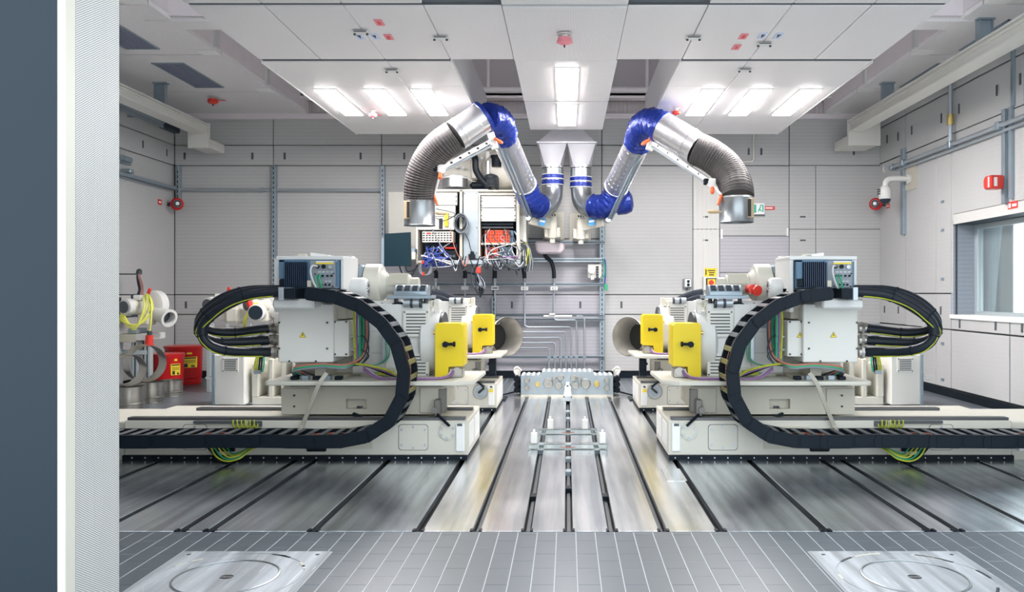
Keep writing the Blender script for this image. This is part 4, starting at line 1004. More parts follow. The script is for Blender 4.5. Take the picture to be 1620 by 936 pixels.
arm('left', [(874.5, 267, Yb), (874.5, 285, Yb), (874, 300, Yb), (872, 314, Yb-.05), (864, 326, Yb-.15), (852, 330, Yb-.25)],
    [(856, 328, Yb-.22), (846, 322, Yb-.35), (838, 312, Yb-.45), (833, 300, Yb-.5), (829, 288, Yb-.55)],
    [(831, 294, 12.85), (795, 213, 11.5)], [(796.5, 216, 11.55), (794.5, 205, 11.4), (790, 195, 11.2), (782, 188, 11.0), (770, 186, 10.85)],
    [(765, 184.5, 10.8), (717, 217, 10.7)], [(719, 215.5, 10.7), (703, 226, 10.7), (685, 243, 10.75), (671, 268, 10.8), (665, 292, 10.85), (664, 314, 10.9)],
    [(664, 312, 10.9), (664, 357, 10.9)], [(780, 224, 10.95), (699, 268, 10.75)], [(785, 222, 11.3), (836, 345, 13.0)],
    [(838, 345, 13.1), (858, 351, 13.2), (874, 355, 13.5)], 'silver spiral exhaust arm with ribbed grey hose, arching left over the equipment rack')
arm('right', [(919, 267, Yb), (919, 285, Yb), (919.5, 300, Yb), (922, 316, Yb-.05), (931, 327, Yb-.15), (944, 328, Yb-.25)],
    [(938, 327, Yb-.22), (952, 327, Yb-.35), (966, 320, Yb-.45), (973, 306, Yb-.5), (976, 292, Yb-.55)],
    [(974, 297, 12.85), (1011, 222, 11.5)], [(1009.5, 226, 11.55), (1013, 211, 11.35), (1020, 198, 11.1), (1033, 194, 10.9), (1048, 202, 10.75)],
    [(1046, 200.5, 10.75), (1104, 236, 10.5)], [(1102, 235, 10.5), (1124, 246, 10.45), (1146, 263, 10.4), (1160, 284, 10.3), (1165, 300, 10.2), (1166, 313, 10.15)],
    [(1165.5, 311, 10.15), (1165.5, 352, 10.15)], [(1030, 226, 10.9), (1124, 290, 10.3)], [(1022, 225, 11.3), (962, 348, 13.0)],
    [(956, 348, 13.1), (936, 351, 13.2), (919, 357, 13.5)], 'silver spiral exhaust arm with ribbed grey hose, reaching right towards the exit sign')
# blue foil lumps at the low right bend and the tape bands
t = thing('duct_manifold', 'galvanised two-outlet duct hood hanging under the narrow centre ceiling panel', 'duct', at(897, 230, Yb))
def frustum(x0, x1, y0, y1, za, X0, X1, Y0, Y1, zb):
    b = B(); A = [b.bm.verts.new(p) for p in ((x0, y0, za), (x1, y0, za), (x1, y1, za), (x0, y1, za))]; Q = [b.bm.verts.new(p) for p in ((X0, Y0, zb), (X1, Y0, zb), (X1, Y1, zb), (X0, Y1, zb))]
    b.bm.faces.new(A[::-1]); b.bm.faces.new(Q)
    for k in range(4): b.bm.faces.new((A[k], A[(k+1) % 4], Q[(k+1) % 4], Q[k]))
    return b
xl, xr, zt, zl = at(850, 0, Yb).x, at(943, 0, Yb).x, at(0, 207, Yb).z, at(0, 229, Yb).z
xa, xb = at(876, 0, Yb).x, at(920, 0, Yb).x
frustum(xl+.03, xr-.03, Yb-.3, Yb+.3, zl, xa, xb, Yb-.2, Yb+.2, zt).done('hood', M['hood'], t)
B().box(xl, xr, Yb-.33, Yb+.33, zl-.03, zl, .004).done('flange', M['hood'], t)
B().box(xa-.03, xb+.03, Yb-.23, Yb+.23, zt, zt+.06, .004).box(xa+.03, xb-.03, Yb-.18, Yb+.18, zt+.06, ZT).done('neck', M['ductdull'], t)
for cx, w0, w1 in ((874, 853, 896), (919, 898, 941)):
    a0, a1 = at(w0, 0, Yb).x, at(w1, 0, Yb).x; c = at(cx, 0, Yb); zb = at(0, 264, Yb).z
    b = B(); n = 32; top = []; bot = []
    for k in range(n):
        a = 2*math.pi*k/n; q = max(abs(math.cos(a)), abs(math.sin(a)))
        top.append(b.bm.verts.new(((a0+a1)/2+math.cos(a)/q*(a1-a0)/2, Yb+math.sin(a)/q*.28, zl-.03))); bot.append(b.bm.verts.new((c.x+.172*math.cos(a), Yb+.172*math.sin(a), zb)))
    for k in range(n): b.bm.faces.new((top[k], top[(k+1) % n], bot[(k+1) % n], bot[k]))
    b.done('outlet_taper', M['hood'], t)
    B().cyl((c.x, Yb, zb-.02), (c.x, Yb, zb+.03), .18, n=32).done('outlet_collar', M['duct'], t)
# ---- wall frame of slotted channel, conduits and hose couplings
t = thing('strut_frame', 'galvanised slotted channel frame with conduits on the back wall behind the rack', 'rack', at(780, 597, 14.35))
yw = 14.36
def vstrut(px, y0, y1, par=t, wpx=7):
    a, c = at(px-wpx/2, y1, yw), at(px+wpx/2, y0, yw)
    s = B().box(a.x, c.x, yw, yw+.11, a.z, c.z, .003).done('channel_post', M['strut'], par)
    z = a.z+.06; 
    sl = B(); m_ = (a.x+c.x)/2
    while z < c.z-.05: sl.box(m_-.008, m_+.008, yw-.002, yw+.001, z, z+.05); z += .085
    sl.done('slot', M['ink'], s, kind='stuff')
def hstrut(x0, x1, py, h=5, par=t, m='strut'):
    a, c = at(x0, py+h/2, yw-.045), at(x1, py-h/2, yw-.045)
    r = B().box(a.x, c.x, yw-.045, yw, a.z, c.z, .003).done('channel_rail', M[m], par)
    B().box(a.x, c.x, yw-.049, yw-.044, (a.z+c.z)/2-.008, (a.z+c.z)/2+.008).done('rail_groove', M['dark'], r)
vstrut(952.5, 345, 597, wpx=8); vstrut(781, 470, 597, wpx=7); vstrut(723, 470, 597, wpx=6)
hstrut(690, 956, 383, 4); hstrut(690, 958, 411, 7, m='pipe'); hstrut(690, 958, 449.5, 4); hstrut(780, 955, 499, 3); hstrut(780, 955, 505, 3); hstrut(700, 956, 564.5, 4)
vstrut(432.5, 262, 466, wpx=6); vstrut(605, 262, 470, wpx=6)
hp = thing('wall_pipe', 'thin steel pipe along the back wall above the left machines', 'pipe', at(360, 300, 14.42))
B().cyl(at(283, 300, 14.42), at(605, 301, 14.42), .028, n=10).done('pipe', M['pipe'], hp)
for px in (284, 415, 432, 604): B().box(at(px, 0, 14.42).x-.03, at(px, 0, 14.42).x+.03, 14.38, 14.48, at(0, 303, 14.42).z, at(0, 297, 14.42).z, .004).done('pipe_clip', M['strut'], hp)
c1 = vstrut(281, 262, 318, hp, 4)
yc_ = 14.30
runs = [[(924.5, 590), (924.5, 503), (921, 500), (912, 500)], [(912, 590), (912, 508), (909, 506), (880, 506), (876, 503), (876, 466)], [(903.5, 590), (903.5, 519), (900.5, 517), (835, 517), (830, 514), (830, 466)],
        [(895.5, 590), (895.5, 527), (892.5, 525), (800, 525)], [(887, 590), (887, 536), (884, 534), (800, 534)], [(878, 590), (878, 544), (875, 542), (800, 542)], [(868.5, 590), (868.5, 552), (865.5, 550), (800, 550)]]
for r_ in runs:
    B().tube([at(a, b_, yc_) for a, b_ in r_], .016, 8).done('conduit', M['pipe'], t)
    B().box(at(r_[0][0]-3, 0, yc_).x, at(r_[0][0]+3, 0, yc_).x, yc_-.025, yc_+.05, at(0, 567, yc_).z, at(0, 562, yc_).z, .004).done('conduit_clip', M['strut'], t)
B().tube([at(*p) for p in ((860, 500, yc_), (905, 500, yc_))], .02, 8).tube([at(*p) for p in ((870, 500, yc_), (870, 497, yc_-.03), (878, 497, yc_-.03))], .02, 8).done('valve', M['bright'], t)
labels = [(830, 456, 'K1'), (876.5, 456, 'K3'), (689.5, 455.5, 'K2'), (735.5, 455.5, ''), (783, 455.5, 'K5')]
for x, y, s in labels:
    p = at(x, y, 14.27)
    l = B().box(p.x-.062, p.x+.062, 14.268, 14.276, p.z-.032, p.z+.034).done('pipe_label', M['paper'], t, 'white label plate reading %s' % s if s and s != 'K5' else 'white label plate')
    if s and s != 'K5': text('lettering', s, .062, (p.x, 14.2665, p.z-.004), FRONT, M['ink'], l)
    elif s: B().box(p.x-.045, p.x+.045, 14.2665, 14.2685, p.z-.008, p.z+.01).done('lettering', M['ink'], l)
    B().tube([at(x, 459, 14.3), at(x, 500, 14.3)], .014, 8).done('conduit', M['pipe'], t)
    B().cyl(at(x, 452, 14.28), at(x, 440, 14.28), .024, n=10).cyl(at(x, 446, 14.28), at(x, 443, 14.28), .034, n=6).done('coupling', M['pipe'], t)
for l_ in ([(830, 440), (829, 430), (827, 418), (826, 408)], [(876.5, 440), (876, 428), (872, 414), (864, 406), (862, 399), (867, 397)], [(689.5, 440), (690, 432), (688, 428)], [(735.5, 440), (736, 432), (735, 428)], [(783, 440), (783, 428)]):
    B().tube(spline([at(a, b_, 14.2) for a, b_ in l_], 5), .035, 10).done('hose', M['rubber'], t)
    
p = at(937, 430, 14.2)
g = thing('regulator', 'small white gas regulator with row of black terminals on the channel frame', 'regulator', (p.x, 14.2, p.z))
B().box(at(930, 0, 14.2).x, at(952, 0, 14.2).x, 14.2, 14.35, at(0, 440, 14.2).z, at(0, 418, 14.2).z, .008).done('body', M['creamgrey'], g)
B().cyl((at(936, 0, 14).x, 14.1, at(0, 427, 14.2).z), (at(936, 0, 14).x, 14.2, at(0, 427, 14.2).z), .06, n=20).done('dial', M['bright'], g)
for k in range(5): B().box(at(943, 0, 14.2).x, at(947, 0, 14.2).x, 14.17, 14.2, at(0, 421+k*4, 14.2).z-.03, at(0, 421+k*4, 14.2).z).done('terminal', M['dark'], g)
B().lathe([(0, .02), (.04, .035), (.07, .03)], at(936, 436, 14.17), (.3, 0, -1), 10).done('knob', M['bright'], g)
B().tube(spline([at(953, 410, 14.25), at(957, 412, 14.22), at(958, 428, 14.2), at(957, 445, 14.22), at(957, 452, 14.22)], 5), .014, 6).done('cable', M['bluewire'], g)
B().tube(spline([at(950, 438, 14.2), at(956, 436, 14.2), at(957, 425, 14.18), at(954, 409, 14.2)], 5), .012, 6).done('cable', M['green'], g)
B().box(at(956, 0, 14.2).x, at(961, 0, 14.2).x, 14.18, 14.26, at(0, 459, 14.2).z, at(0, 449, 14.2).z, .004).done('green_plug', M['green'], g)
# bag lying on the upper rail
bg = B()
P = [(846, 381), (848, 396), (852, 401), (888, 401), (894, 395), (893, 385), (880, 382)]
bg.prism([(at(a, 0, 13.9).x, at(0, b_, 13.9).z) for a, b_ in P], 1, 13.9, 14.14, .03)
bg.done('plastic_bag', mat('pale_pink_film', (.80, .70, .75), .35, var=.15, vs=9), None, 'pale pinkish plastic pouch hanging between the rails left of the wall console', 'bag')
# ---- equipment rack
Yk = 13.2
A_ = lambda px, py, d=0: at(px, py, Yk+d)
t = thing('equipment_rack', 'open grey double instrument rack full of cables, hung on the back wall', 'rack', A_(715, 420))
zb, zt = A_(0, 417).z, A_(0, 303).z
def bx(px0, px1, py0, py1, d0, d1, m, name, par=t, bev=.004, label=None):
    a, c = A_(px0, py1), A_(px1, py0)
    return B().box(a.x, c.x, Yk+d0, Yk+d1, a.z, c.z, bev).done(name, M[m], par, label)
bx(614, 660, 303, 412, .02, .9, 'rackgrey', 'side_cabinet')
bx(660, 822, 300, 303, .0, .9, 'cream', 'top_plate'); bx(690, 772, 298, 300, .1, .9, 'bright', 'top_cover')
bx(733, 756.5, 303, 414, .01, .9, 'zinc', 'centre_panel')
for px, py in ((735, 306), (754, 306), (754, 360), (735, 411), (754, 400)): B().cyl(A_(px, py, .0), A_(px, py, .015), .01, n=8).done('screw', M['dark'], t)
bx(658, 661, 303, 418, .0, .9, 'cream', 'rack_post'); bx(727, 731.5, 300, 414, .0, .9, 'cream', 'rack_post'); bx(757, 760, 305, 417, -.02, .9, 'cream', 'rack_post'); bx(817, 822, 308, 419, -.02, .9, 'cream', 'rack_post'); bx(760, 817, 305, 309, -.02, .9, 'cream', 'rack_head'); bx(757, 822, 413, 418, -.02, .9, 'cream', 'rack_foot'); bx(661, 727, 412, 416, .0, .9, 'cream', 'rack_foot')
bx(661, 817, 304, 414, .7, .88, 'dark', 'back_panel')
for a, b_, c, d in ((661, 723, 304, 324), (661, 720, 325, 342), (661, 718, 343, 363)): bx(a, b_, c, d, .03, .06, 'creamgrey', 'blank_panel')
for a, b_ in ((310, 328), (329, 350)): bx(761, 816, a, b_, .0, .03, 'white', 'blank_panel')
for py in (313, 318, 325, 332, 341, 347):
    for px in (762, 814.5): B().cyl(A_(px, py, -.012), A_(px, py, .002), .011, n=8).done('screw', M['dark'], t)
for py in (311, 318, 326, 334, 345): B().cyl(A_(721.5, py, .02), A_(721.5, py, .035), .011, n=8).done('screw', M['dark'], t)
bx(761, 812, 352, 356, .05, .4, 'black', 'shelf_slot'); bx(762, 812, 358, 361, .02, .4, 'dark', 'shelf'); bx(761, 816, 384, 387, .0, .6, 'cream', 'shelf')
# orange finger-guard fans
for x0, x1, y0, y1 in ((767, 805, 364, 383), (767, 787, 391, 408)):
    f = bx(x0, x1, y0, y1, .08, .3, 'redplastic', 'fan_unit', label='orange-red card frame')
    n = int((x1-x0)/4)
    for k in range(n+1):
        x = A_(x0+(x1-x0)*k/n, 0).x; a, c = A_(0, y1).z, A_(0, y0).z; B().box(x-.005, x+.005, Yk+.06, Yk+.085, a, c).done('guard_bar', M['orange'], f)
    for k in range(5):
        z = A_(0, y0+(y1-y0)*k/4).z; B().box(A_(x0, 0).x, A_(x1, 0).x, Yk+.055, Yk+.075, z-.005, z+.005).done('guard_bar', M['orange'], f)
bx(790, 811, 390, 409, .06, .3, 'blueGrey', 'module'); bx(806, 812, 364, 383, .05, .3, 'blueGrey', 'module')
# patch panel
pb = bx(668, 717, 366, 383, .0, .3, 'creamgrey', 'patch_panel')
for r_ in range(4):
    for k in range(10):
        if r_ in (0,) and k in (1, 2): continue
        a = A_(670.5+k*4.7, 368.5+r_*3.7, -.003); B().box(a.x-.017, a.x+.017, Yk-.004, Yk+.01, a.z-.013, a.z+.008).done('port', M['ink'], pb)
bx(674.5, 682, 367.5, 370.5, -.006, .01, 'redplastic', 'port_cover', pb)
bx(668, 720, 384, 412, .25, .5, 'fin', 'server'); bx(704, 720, 391, 393.5, .0, .2, 'redplastic', 'red_strip'); bx(704, 722, 396, 410, .02, .3, 'black', 'power_supply')
for k in range(3): B().cyl(A_(708+k*5, 405, .0), A_(708+k*5, 405, .03), .022, n=12).done('outlet', M['barGrey'], t)
bx(694, 700, 345, 362, .02, .06, 'ink', 'slot_row'); bx(703, 709, 336, 358, -.02, .03, 'signyellow', 'yellow_tag')
bx(742, 752, 402, 410, -.1, .02, 'black', 'power_adapter'); bx(745, 750, 398, 402, -.09, .0, 'black', 'power_adapter')
bx(707, 830, 412, 418, -.12, -.02, 'zinc', 'front_rail'); bx(820, 832, 340, 420, .1, .8, 'creamgrey', 'side_frame')
random.seed(5)
def wire(pts, r, m, name='cable', par=t, n=5):
    B().tube(spline([A_(*p) for p in pts], n), r, 6).done(name, M[m], par)
for k in range(26):                                    # blue patch cables spilling out of the server bay
    x = random.uniform(669, 700); y = random.uniform(386, 408); d = random.uniform(-.05, .15)
    wire([(x, y, .2), (x+random.uniform(-4, 6), y+random.uniform(-4, 8), d-.1), (x+random.uniform(-8, 14), y+random.uniform(2, 16), d-.15), (random.uniform(668, 716), random.uniform(400, 422), d-.12), (random.uniform(666, 712), random.uniform(412, 424), d)], .010, random.choice(('bluewire', 'bluewire', 'bluewire', 'bluewire', 'whitewire', 'greywire', 'dark')), 'patch_cable')
for k in range(18):
    x = random.uniform(766, 815); y = random.choice((362, 366, 388, 392))
    wire([(x, y, .05), (x+random.uniform(-6, 6), y+8, -.06), (x+random.uniform(-8, 14), y+random.uniform(12, 25), -.12), (random.uniform(770, 828), random.uniform(395, 416), -.15), (random.uniform(740, 830), random.uniform(408, 420), -.1)], .008, random.choice(('whitewire', 'greywire', 'greywire', 'dark', 'dark', 'purple')))
for k in range(16):                                    # loops over and under the front rail
    x = random.uniform(708, 826); w_ = random.uniform(6, 22)
    wire([(x, 408, -.08), (x+w_*.2, 415, -.15), (x+w_*.5, 420+random.uniform(0, 8), -.16), (x+w_*.8, 414, -.14), (x+w_, 405, -.08)], .008, random.choice(('black', 'black', 'greywire', 'pinkwire', 'whitewire')))
for k in range(9):                                     # coil on the centre panel
    c = A_(729, 353, -.06-.012*k); r0 = random.uniform(.10, .17)
    pts = [c+Vector((r0*.72*math.cos(a), .01*math.sin(3*a+k), r0*1.02*math.sin(a))) for a in [2*math.pi*i/22 for i in range(23)]]
    B().tube(pts, .009, 6).done('coiled_cable', M[('black', 'dark', 'greywire')[k % 3]], t)
wire([(735, 368, -.08), (741, 380, -.08), (745, 395, -.06), (752, 408, -.08), (758, 414, -.1)], .008, 'dark')
wire([(690, 345, -.02), (703, 349, -.06), (720, 338, -.06), (690, 330, .0)], .007, 'dark')
wire([(684, 362, -.02), (690, 375, -.08), (700, 392, -.14), (712, 408, -.14), (724, 416, -.1)], .009, 'greywire')
wire([(712, 384, -.02), (703, 390, -.1), (696, 398, -.1)], .009, 'greywire')
wire([(712, 360, -.02), (716, 380, -.08), (722, 398, -.1), (728, 410, -.1)], .006, 'pinkwire')
wire([(731, 368, -.06), (729, 385, -.06), (728, 412, -.06)], .01, 'cream2')
for k in range(10):                                    # hanging bundle under the rack
    x = random.uniform(752, 764)
    wire([(x, 418, -.1), (x-random.uniform(2, 8), 430, -.14), (x-random.uniform(-4, 8), 446, -.12), (x+random.uniform(-4, 6), 458, -.1), (760, 470, .4)], .009, random.choice(('black', 'dark', 'black', 'greywire')))
bx(755, 762, 423, 432, -.16, -.1, 'redplastic', 'red_plug')
for k in range(14):                                    # bundle of loose ends on the right side
    x = random.uniform(826, 842)
    wire([(824, 390+random.uniform(-12, 10), .0), (832+random.uniform(-3, 4), 386, -.12), (x, 398, -.16), (x+random.uniform(-4, 5), 414, -.14), (x+random.uniform(-4, 6), 424+random.uniform(-6, 6), -.12)], .008, random.choice(('greywire', 'whitewire', 'black', 'greywire', 'dark', 'ygreen', 'black')))
wire([(790, 405, -.1), (798, 416, -.16), (812, 425, -.18), (826, 422, -.16), (834, 412, -.12)], .018, 'dark')
wire([(816, 428, -.1), (818, 434, -.1), (816, 440, -.1)], .014, 'dark')
wire([(736, 430, -.08), (745, 432, -.1), (754, 436, -.12), (757, 450, -.1)], .016, 'black')
for k in range(6):                                     # grey coil under the server bay
    c = A_(673+random.uniform(-2, 2), 425, -.08-.01*k)
    B().tube([c+Vector((.09*math.cos(a), .008*k, .10*math.sin(a))) for a in [2*math.pi*i/20 for i in range(21)]], .007, 6).done('coiled_cable', M['greywire'], t)
for a, b_ in ((671, 416), (672, 434)): bx(a-1.5, a+2, b_-3, b_+2, -.17, -.12, 'redplastic', 'cable_tie')
# brackets that carry the rack on the wall
for px in (625, 690, 790): bx(px-4, px+4, 396, 418, .88, 1.10, 'strut', 'wall_bracket', bev=0)
# monitor on its arm
Ym = 12.9
m = thing('monitor', 'dark flat monitor on an arm left of the instrument rack', 'monitor', at(630, 420, Ym))
p0, p1 = at(607.5, 421, Ym), at(651, 367, Ym)
B().prism([(at(607.5, 0, Ym).x, at(0, 369.5, Ym).z), (at(649.5, 0, Ym).x, at(0, 367, Ym).z), (at(650, 0, Ym).x, at(0, 420.5, Ym).z), (at(607.5, 0, Ym).x, at(0, 421, Ym).z)], 1, Ym, Ym+.045, .004).done('screen', M['monitor'], m)
B().box(at(603, 0, Ym).x, at(609, 0, Ym).x, Ym+.03, Ym+.07, at(0, 420, Ym).z, at(0, 376, Ym).z).done('side_bracket', M['strut'], m)
B().box(at(630, 0, Ym).x, at(655, 0, Ym).x, Ym+.045, Ym+.29, at(0, 400, Ym).z, at(0, 392, Ym).z, .01).done('arm', M['strut'], m)
B().cyl(at(654, 410, Ym+.05), at(654, 399, Ym+.05), .035, n=14).done('arm_joint', M['cream'], m)
B().tube(spline([at(632, 421, Ym+.02), at(636, 432, Ym), at(642, 439, Ym), at(652, 434, Ym), at(660, 420, Ym+.1)], 5), .012, 6).done('cable', M['black'], m)
B().tube(spline([at(641, 421, Ym+.03), at(645, 429, Ym+.05), at(655, 427, Ym+.05), at(661, 418, Ym+.15)], 5), .008, 6).done('cable', M['black'], m)
# exhaust blower standing on the rack
f = thing('exhaust_blower', 'white cast blower with silver drum and black hose on top of the rack', 'blower', at(750, 299, 13.7))
Yf = 13.6
B().cyl(at(720, 297, Yf), at(720, 280, Yf), .21, n=32).done('silver_drum', M['duct'], f)
B().cyl(at(720, 283, Yf), at(720, 281, Yf), .215, n=32).done('drum_band', M['bright'], f)
B().box(at(696, 0, Yf).x, at(752, 0, Yf).x, 13.85, 14.3, at(0, 299, 13.85).z, at(0, 248, 13.85).z, .03).box(at(742, 0, Yf).x, at(790, 0, Yf).x, 13.75, 14.2, at(0, 285, 13.85).z, at(0, 238, 13.85).z, .03).done('cast_housing', M['cream'], f)
for px, py in ((722, 264), (733, 265), (722, 277), (733, 250), (744, 252), (762, 250)): B().cyl(at(px, py, 13.72), at(px, py, 13.88), .02, n=10).done('bolt', M['pipe'], f)
B().box(at(768, 0, Yf).x, at(774, 0, Yf).x, 13.66, 13.76, at(0, 268, Yf).z, at(0, 238, Yf).z, .006).done('bracket', M['bright'], f)
B().cyl(at(772, 277, Yf), at(772, 255, Yf), .04, n=14).done('pipe', M['duct'], f)
B().lathe([(0, .08), (.14, .085), (.15, .075)], at(785.5, 264, Yf), (0, 0, 1), 20).cyl(at(785.5, 250, Yf), at(785.5, 246, Yf), .10, n=20).done('black_cap', M['black'], f)
B().lathe([(0, .34), (.12, .34), (.22, .31), (.3, .24), (.33, .14)], at(790, 270, 13.95), (.35, -1, .1), 32).done('scroll_housing', M['cream'], f)
B().tube(spline([at(748, 243, 13.6), at(752, 252, 13.5), at(753, 268, 13.5), at(760, 281, 13.5), at(768, 290, 13.5), at(775, 297, 13.5)], 6), .055, 12).done('black_hose', M['rubber'], f)
B().box(at(743, 0, Yf).x, at(775, 0, Yf).x, 13.6, 13.9, at(0, 298, Yf).z, at(0, 287, Yf).z, .04).done('filter_box', M['black'], f)
random.seed(9)
for k in range(9):
    z = 279+2.1*k
    B().tube(spline([at(768, z, 13.5), at(775, z-3+random.uniform(-1, 2), 13.42), at(783, z-1, 13.45), at(787, z+3, 13.55), at(787, 298, 13.6)], 4), .022, 8).done('cable_bundle', M['dark'], f)
# ---- media manifold block at the far end of the bed
t = thing('media_manifold', 'galvanised coupling block with round ports at the far end of the bed plates', 'manifold', (.01, 12.1, 0))
Y = 11.86
V = lambda px, py: (at(px, 0, Y).x, at(0, py, Y).z)
P = [V(824, 626), V(824, 594), V(854, 594), V(857, 588), V(938, 588), V(941, 594), V(969.5, 594), V(970, 626), V(905, 626), V(902.5, 606), V(893.5, 606), V(891, 626)]
fp = B().prism(P, 1, Y, Y+.02).done('front_plate', M['zinc'], t)
B().box(V(824, 0)[0], V(857, 0)[0], Y+.02, Y+.45, V(0, 597)[1], V(0, 594)[1]).box(V(857, 0)[0], V(939, 0)[0], Y+.02, Y+.45, V(0, 591)[1], V(0, 588)[1]).box(V(939, 0)[0], V(970, 0)[0], Y+.02, Y+.45, V(0, 597)[1], V(0, 594)[1]).done('top_sheet', M['zinc'], t)
B().box(V(824, 0)[0], V(826, 0)[0], Y+.02, Y+.45, 0, V(0, 597)[1]).box(V(968, 0)[0], V(970, 0)[0], Y+.02, Y+.45, 0, V(0, 597)[1]).box(V(824, 0)[0], V(970, 0)[0], Y+.43, Y+.45, 0, V(0, 594)[1]).done('side_sheet', M['zinc'], t)
for k in range(18):
    x = V(827+k*8.2, 0)[0]; z = V(0, 594)[1] if (k < 4 or k > 13) else V(0, 588)[1]
    B().box(x-.016, x+.016, Y+.05, Y+.40, z+.0, z+.012).done('louvre', M['bright'], t)
B().box(V(824, 0)[0], V(891, 0)[0], Y-.03, Y+.02, 0, .03).box(V(905, 0)[0], V(970, 0)[0], Y-.03, Y+.02, 0, .03).done('foot_strip', M['cream'], t)
for px, py, r, kind in ((834, 601.5, 8, 0), (834, 613, 8, 0), (850.5, 607.5, 7, 1), (867.5, 606, 14.5, 0), (877, 598, 6, 0), (887, 597, 9, 0), (883.5, 609.5, 11, 0), (907, 597.5, 9, 0), (917, 598, 6, 0), (910.5, 609.5, 11, 0), (926.5, 606.5, 14.5, 0), (944, 607, 8, 1), (960, 601.5, 8, 0), (960, 613.5, 8, 0)):
    R = r/2*Y/F; x, z = V(px, py)
    o = B().torus((x, Y-.012, z), (0, 1, 0), R*.92, R*.14+.004, 24, 6).done('port_ring', M['stainless' if not kind else 'brass'], t)
    B().lathe([(0, R*.86), (.03, R*.8), (.03, R*.45), (.015, R*.4)], (x, Y+.012, z), (0, -1, 0), 24).done('port', M['brass' if kind else 'stainless'], o)
for sx, px in ((-1, 817), (1, 977)):
    for z in (.09, .17, .25):
        B().cyl((V(px, 0)[0], Y+.1, z), (V(px, 0)[0]-sx*.06, Y+.1, z), .04, n=10).cyl((V(px, 0)[0], Y+.06, z), (V(px, 0)[0], Y+.16, z), .045, n=8).done('coupling', M['black'], t)
    B().tube(spline([(V(px, 0)[0], Y+.2, .06), (V(px, 0)[0]+sx*.15, Y+.1, .03), (V(px, 0)[0]+sx*.24, Y+.05, .016), (V(px, 0)[0]+sx*.30, Y+.02, .014)]), .012, 6).done('cable', M['black'], t)
    B().tube(spline([(V(px-sx*6, 0)[0], Y+.2, .36), (V(px, 0)[0], Y+.15, .41), (V(px+sx*4, 0)[0], Y+.15, .37), (V(px, 0)[0], Y+.1, .30)]), .02, 8).done('hose', M['creamgrey'], t)
    B().box(V(px-4, 0)[0], V(px+4, 0)[0], Y+.25, Y+.4, 0, .36, .01).done('end_tank', M['creamgrey'], t)
br = B().prism([V(891, 626), V(895.5, 604), V(900.5, 604), V(905, 626), V(902, 626), V(899.5, 608), V(896.5, 608), V(894, 626)], 1, Y-.04, Y, .003).done('centre_bracket', M['bright'], t)
B().prism([(Y-.02, .0), (Y-.5, .0), (Y-.5, .012), (Y-.2, .03), (Y-.02, .16)], 0, -.035, .055, .003).done('centre_ramp', M['zinc'], t)
# ---- bellmouths of the air lines
for mir, side in SIDES:
    MIR = mir
    Yv = 11.3
    c0, c1 = at(803, 532, Yv), at(779, 532, Yv+.27)
    t = thing('bellmouth', 'flared stainless air horn on a dark post beside the rear %s yellow guard' % side, 'air horn', (c1.x, c1.y, 0))
    ax = c1-c0
    B().lathe([(0, .268), (.008, .272), (.03, .262), (.10, .235), (.22, .21), (.34, .20), (.36, .20), (.36, .19), (.34, .19), (.22, .20), (.10, .225), (.03, .25), (0, .262)], c0, ax, 48, False).done('horn', M['horn'], t)
    B().cyl(c0+ax.normalized()*.30, c0+ax.normalized()*.33, .19, n=32).done('throat', M['ink'], t)
    for d in (.35, .39): B().torus(c0+ax.normalized()*d, ax, .20, .012, 32, 6).done('clamp_ring', M['pipe'], t)
    e = c0+ax.normalized()*.36
    B().tube([e, e+ax.normalized()*.08, e+ax.normalized()*.16], .19, 28).done('neck', M['strut'], t)
    B().box(e.x-.05, e.x+.05, e.y+.0, e.y+.1, .0, e.z-.19, .004).box(e.x-.2, e.x+.2, e.y-.15, e.y+.25, 0, .02, .004).done('post', M['slate'], t)
    B().cyl((e.x-.05, e.y-.04, .62), (e.x+.05, e.y-.04, .62), .03, n=10).tube([(e.x, e.y-.05, .62), (e.x+.03, e.y-.1, .60), (e.x-.05, e.y-.12, .50)], .014, 6).done('clamp_handle', M['black'], t)
    B().torus(c0+ax.normalized()*.25+Vector((0, 0, .21)), (0, 1, 0), .04, .008, 16, 6, math.pi).done('lifting_handle', M['stainless'], t)
    MIR = False
# ---- clear setting bars with white pins on the bed
for nm_, x0, x1, y, pins in (('nearer', 838, 958, 7.83, (844.5, 953.5)), ('farther', 855, 942, 8.66, (870.5, 925.5))):
    a, c = at(x0, 0, y).x, at(x1, 0, y).x
    t = thing('setting_bar', 'clear acrylic gauge bar with two white pins lying across the grooves, %s the camera' % ('nearer' if nm_ == 'nearer' else 'farther from'), 'gauge bar', ((a+c)/2, y, 0))
    B().prism([(a, 0), (c, 0), (c+.02, .01), (c+.02, .055), (a-.02, .055), (a-.02, .01)], 1, y, y+.13, .004).done('bar', M['glassy'], t)
    B().box((a+c)/2-.07, (a+c)/2+.07, y-.001, y+.001, .026, .034).done('print', M['pinkwire'], t)
    for px in pins:
        p = at(px, 0, y)
        B().box(p.x-.03, p.x+.03, y+.03, y+.09, .056, .16, .006).cyl((p.x, y+.06, .16), (p.x, y+.06, .19), .012, n=10).done('pin', M['wax'], t)
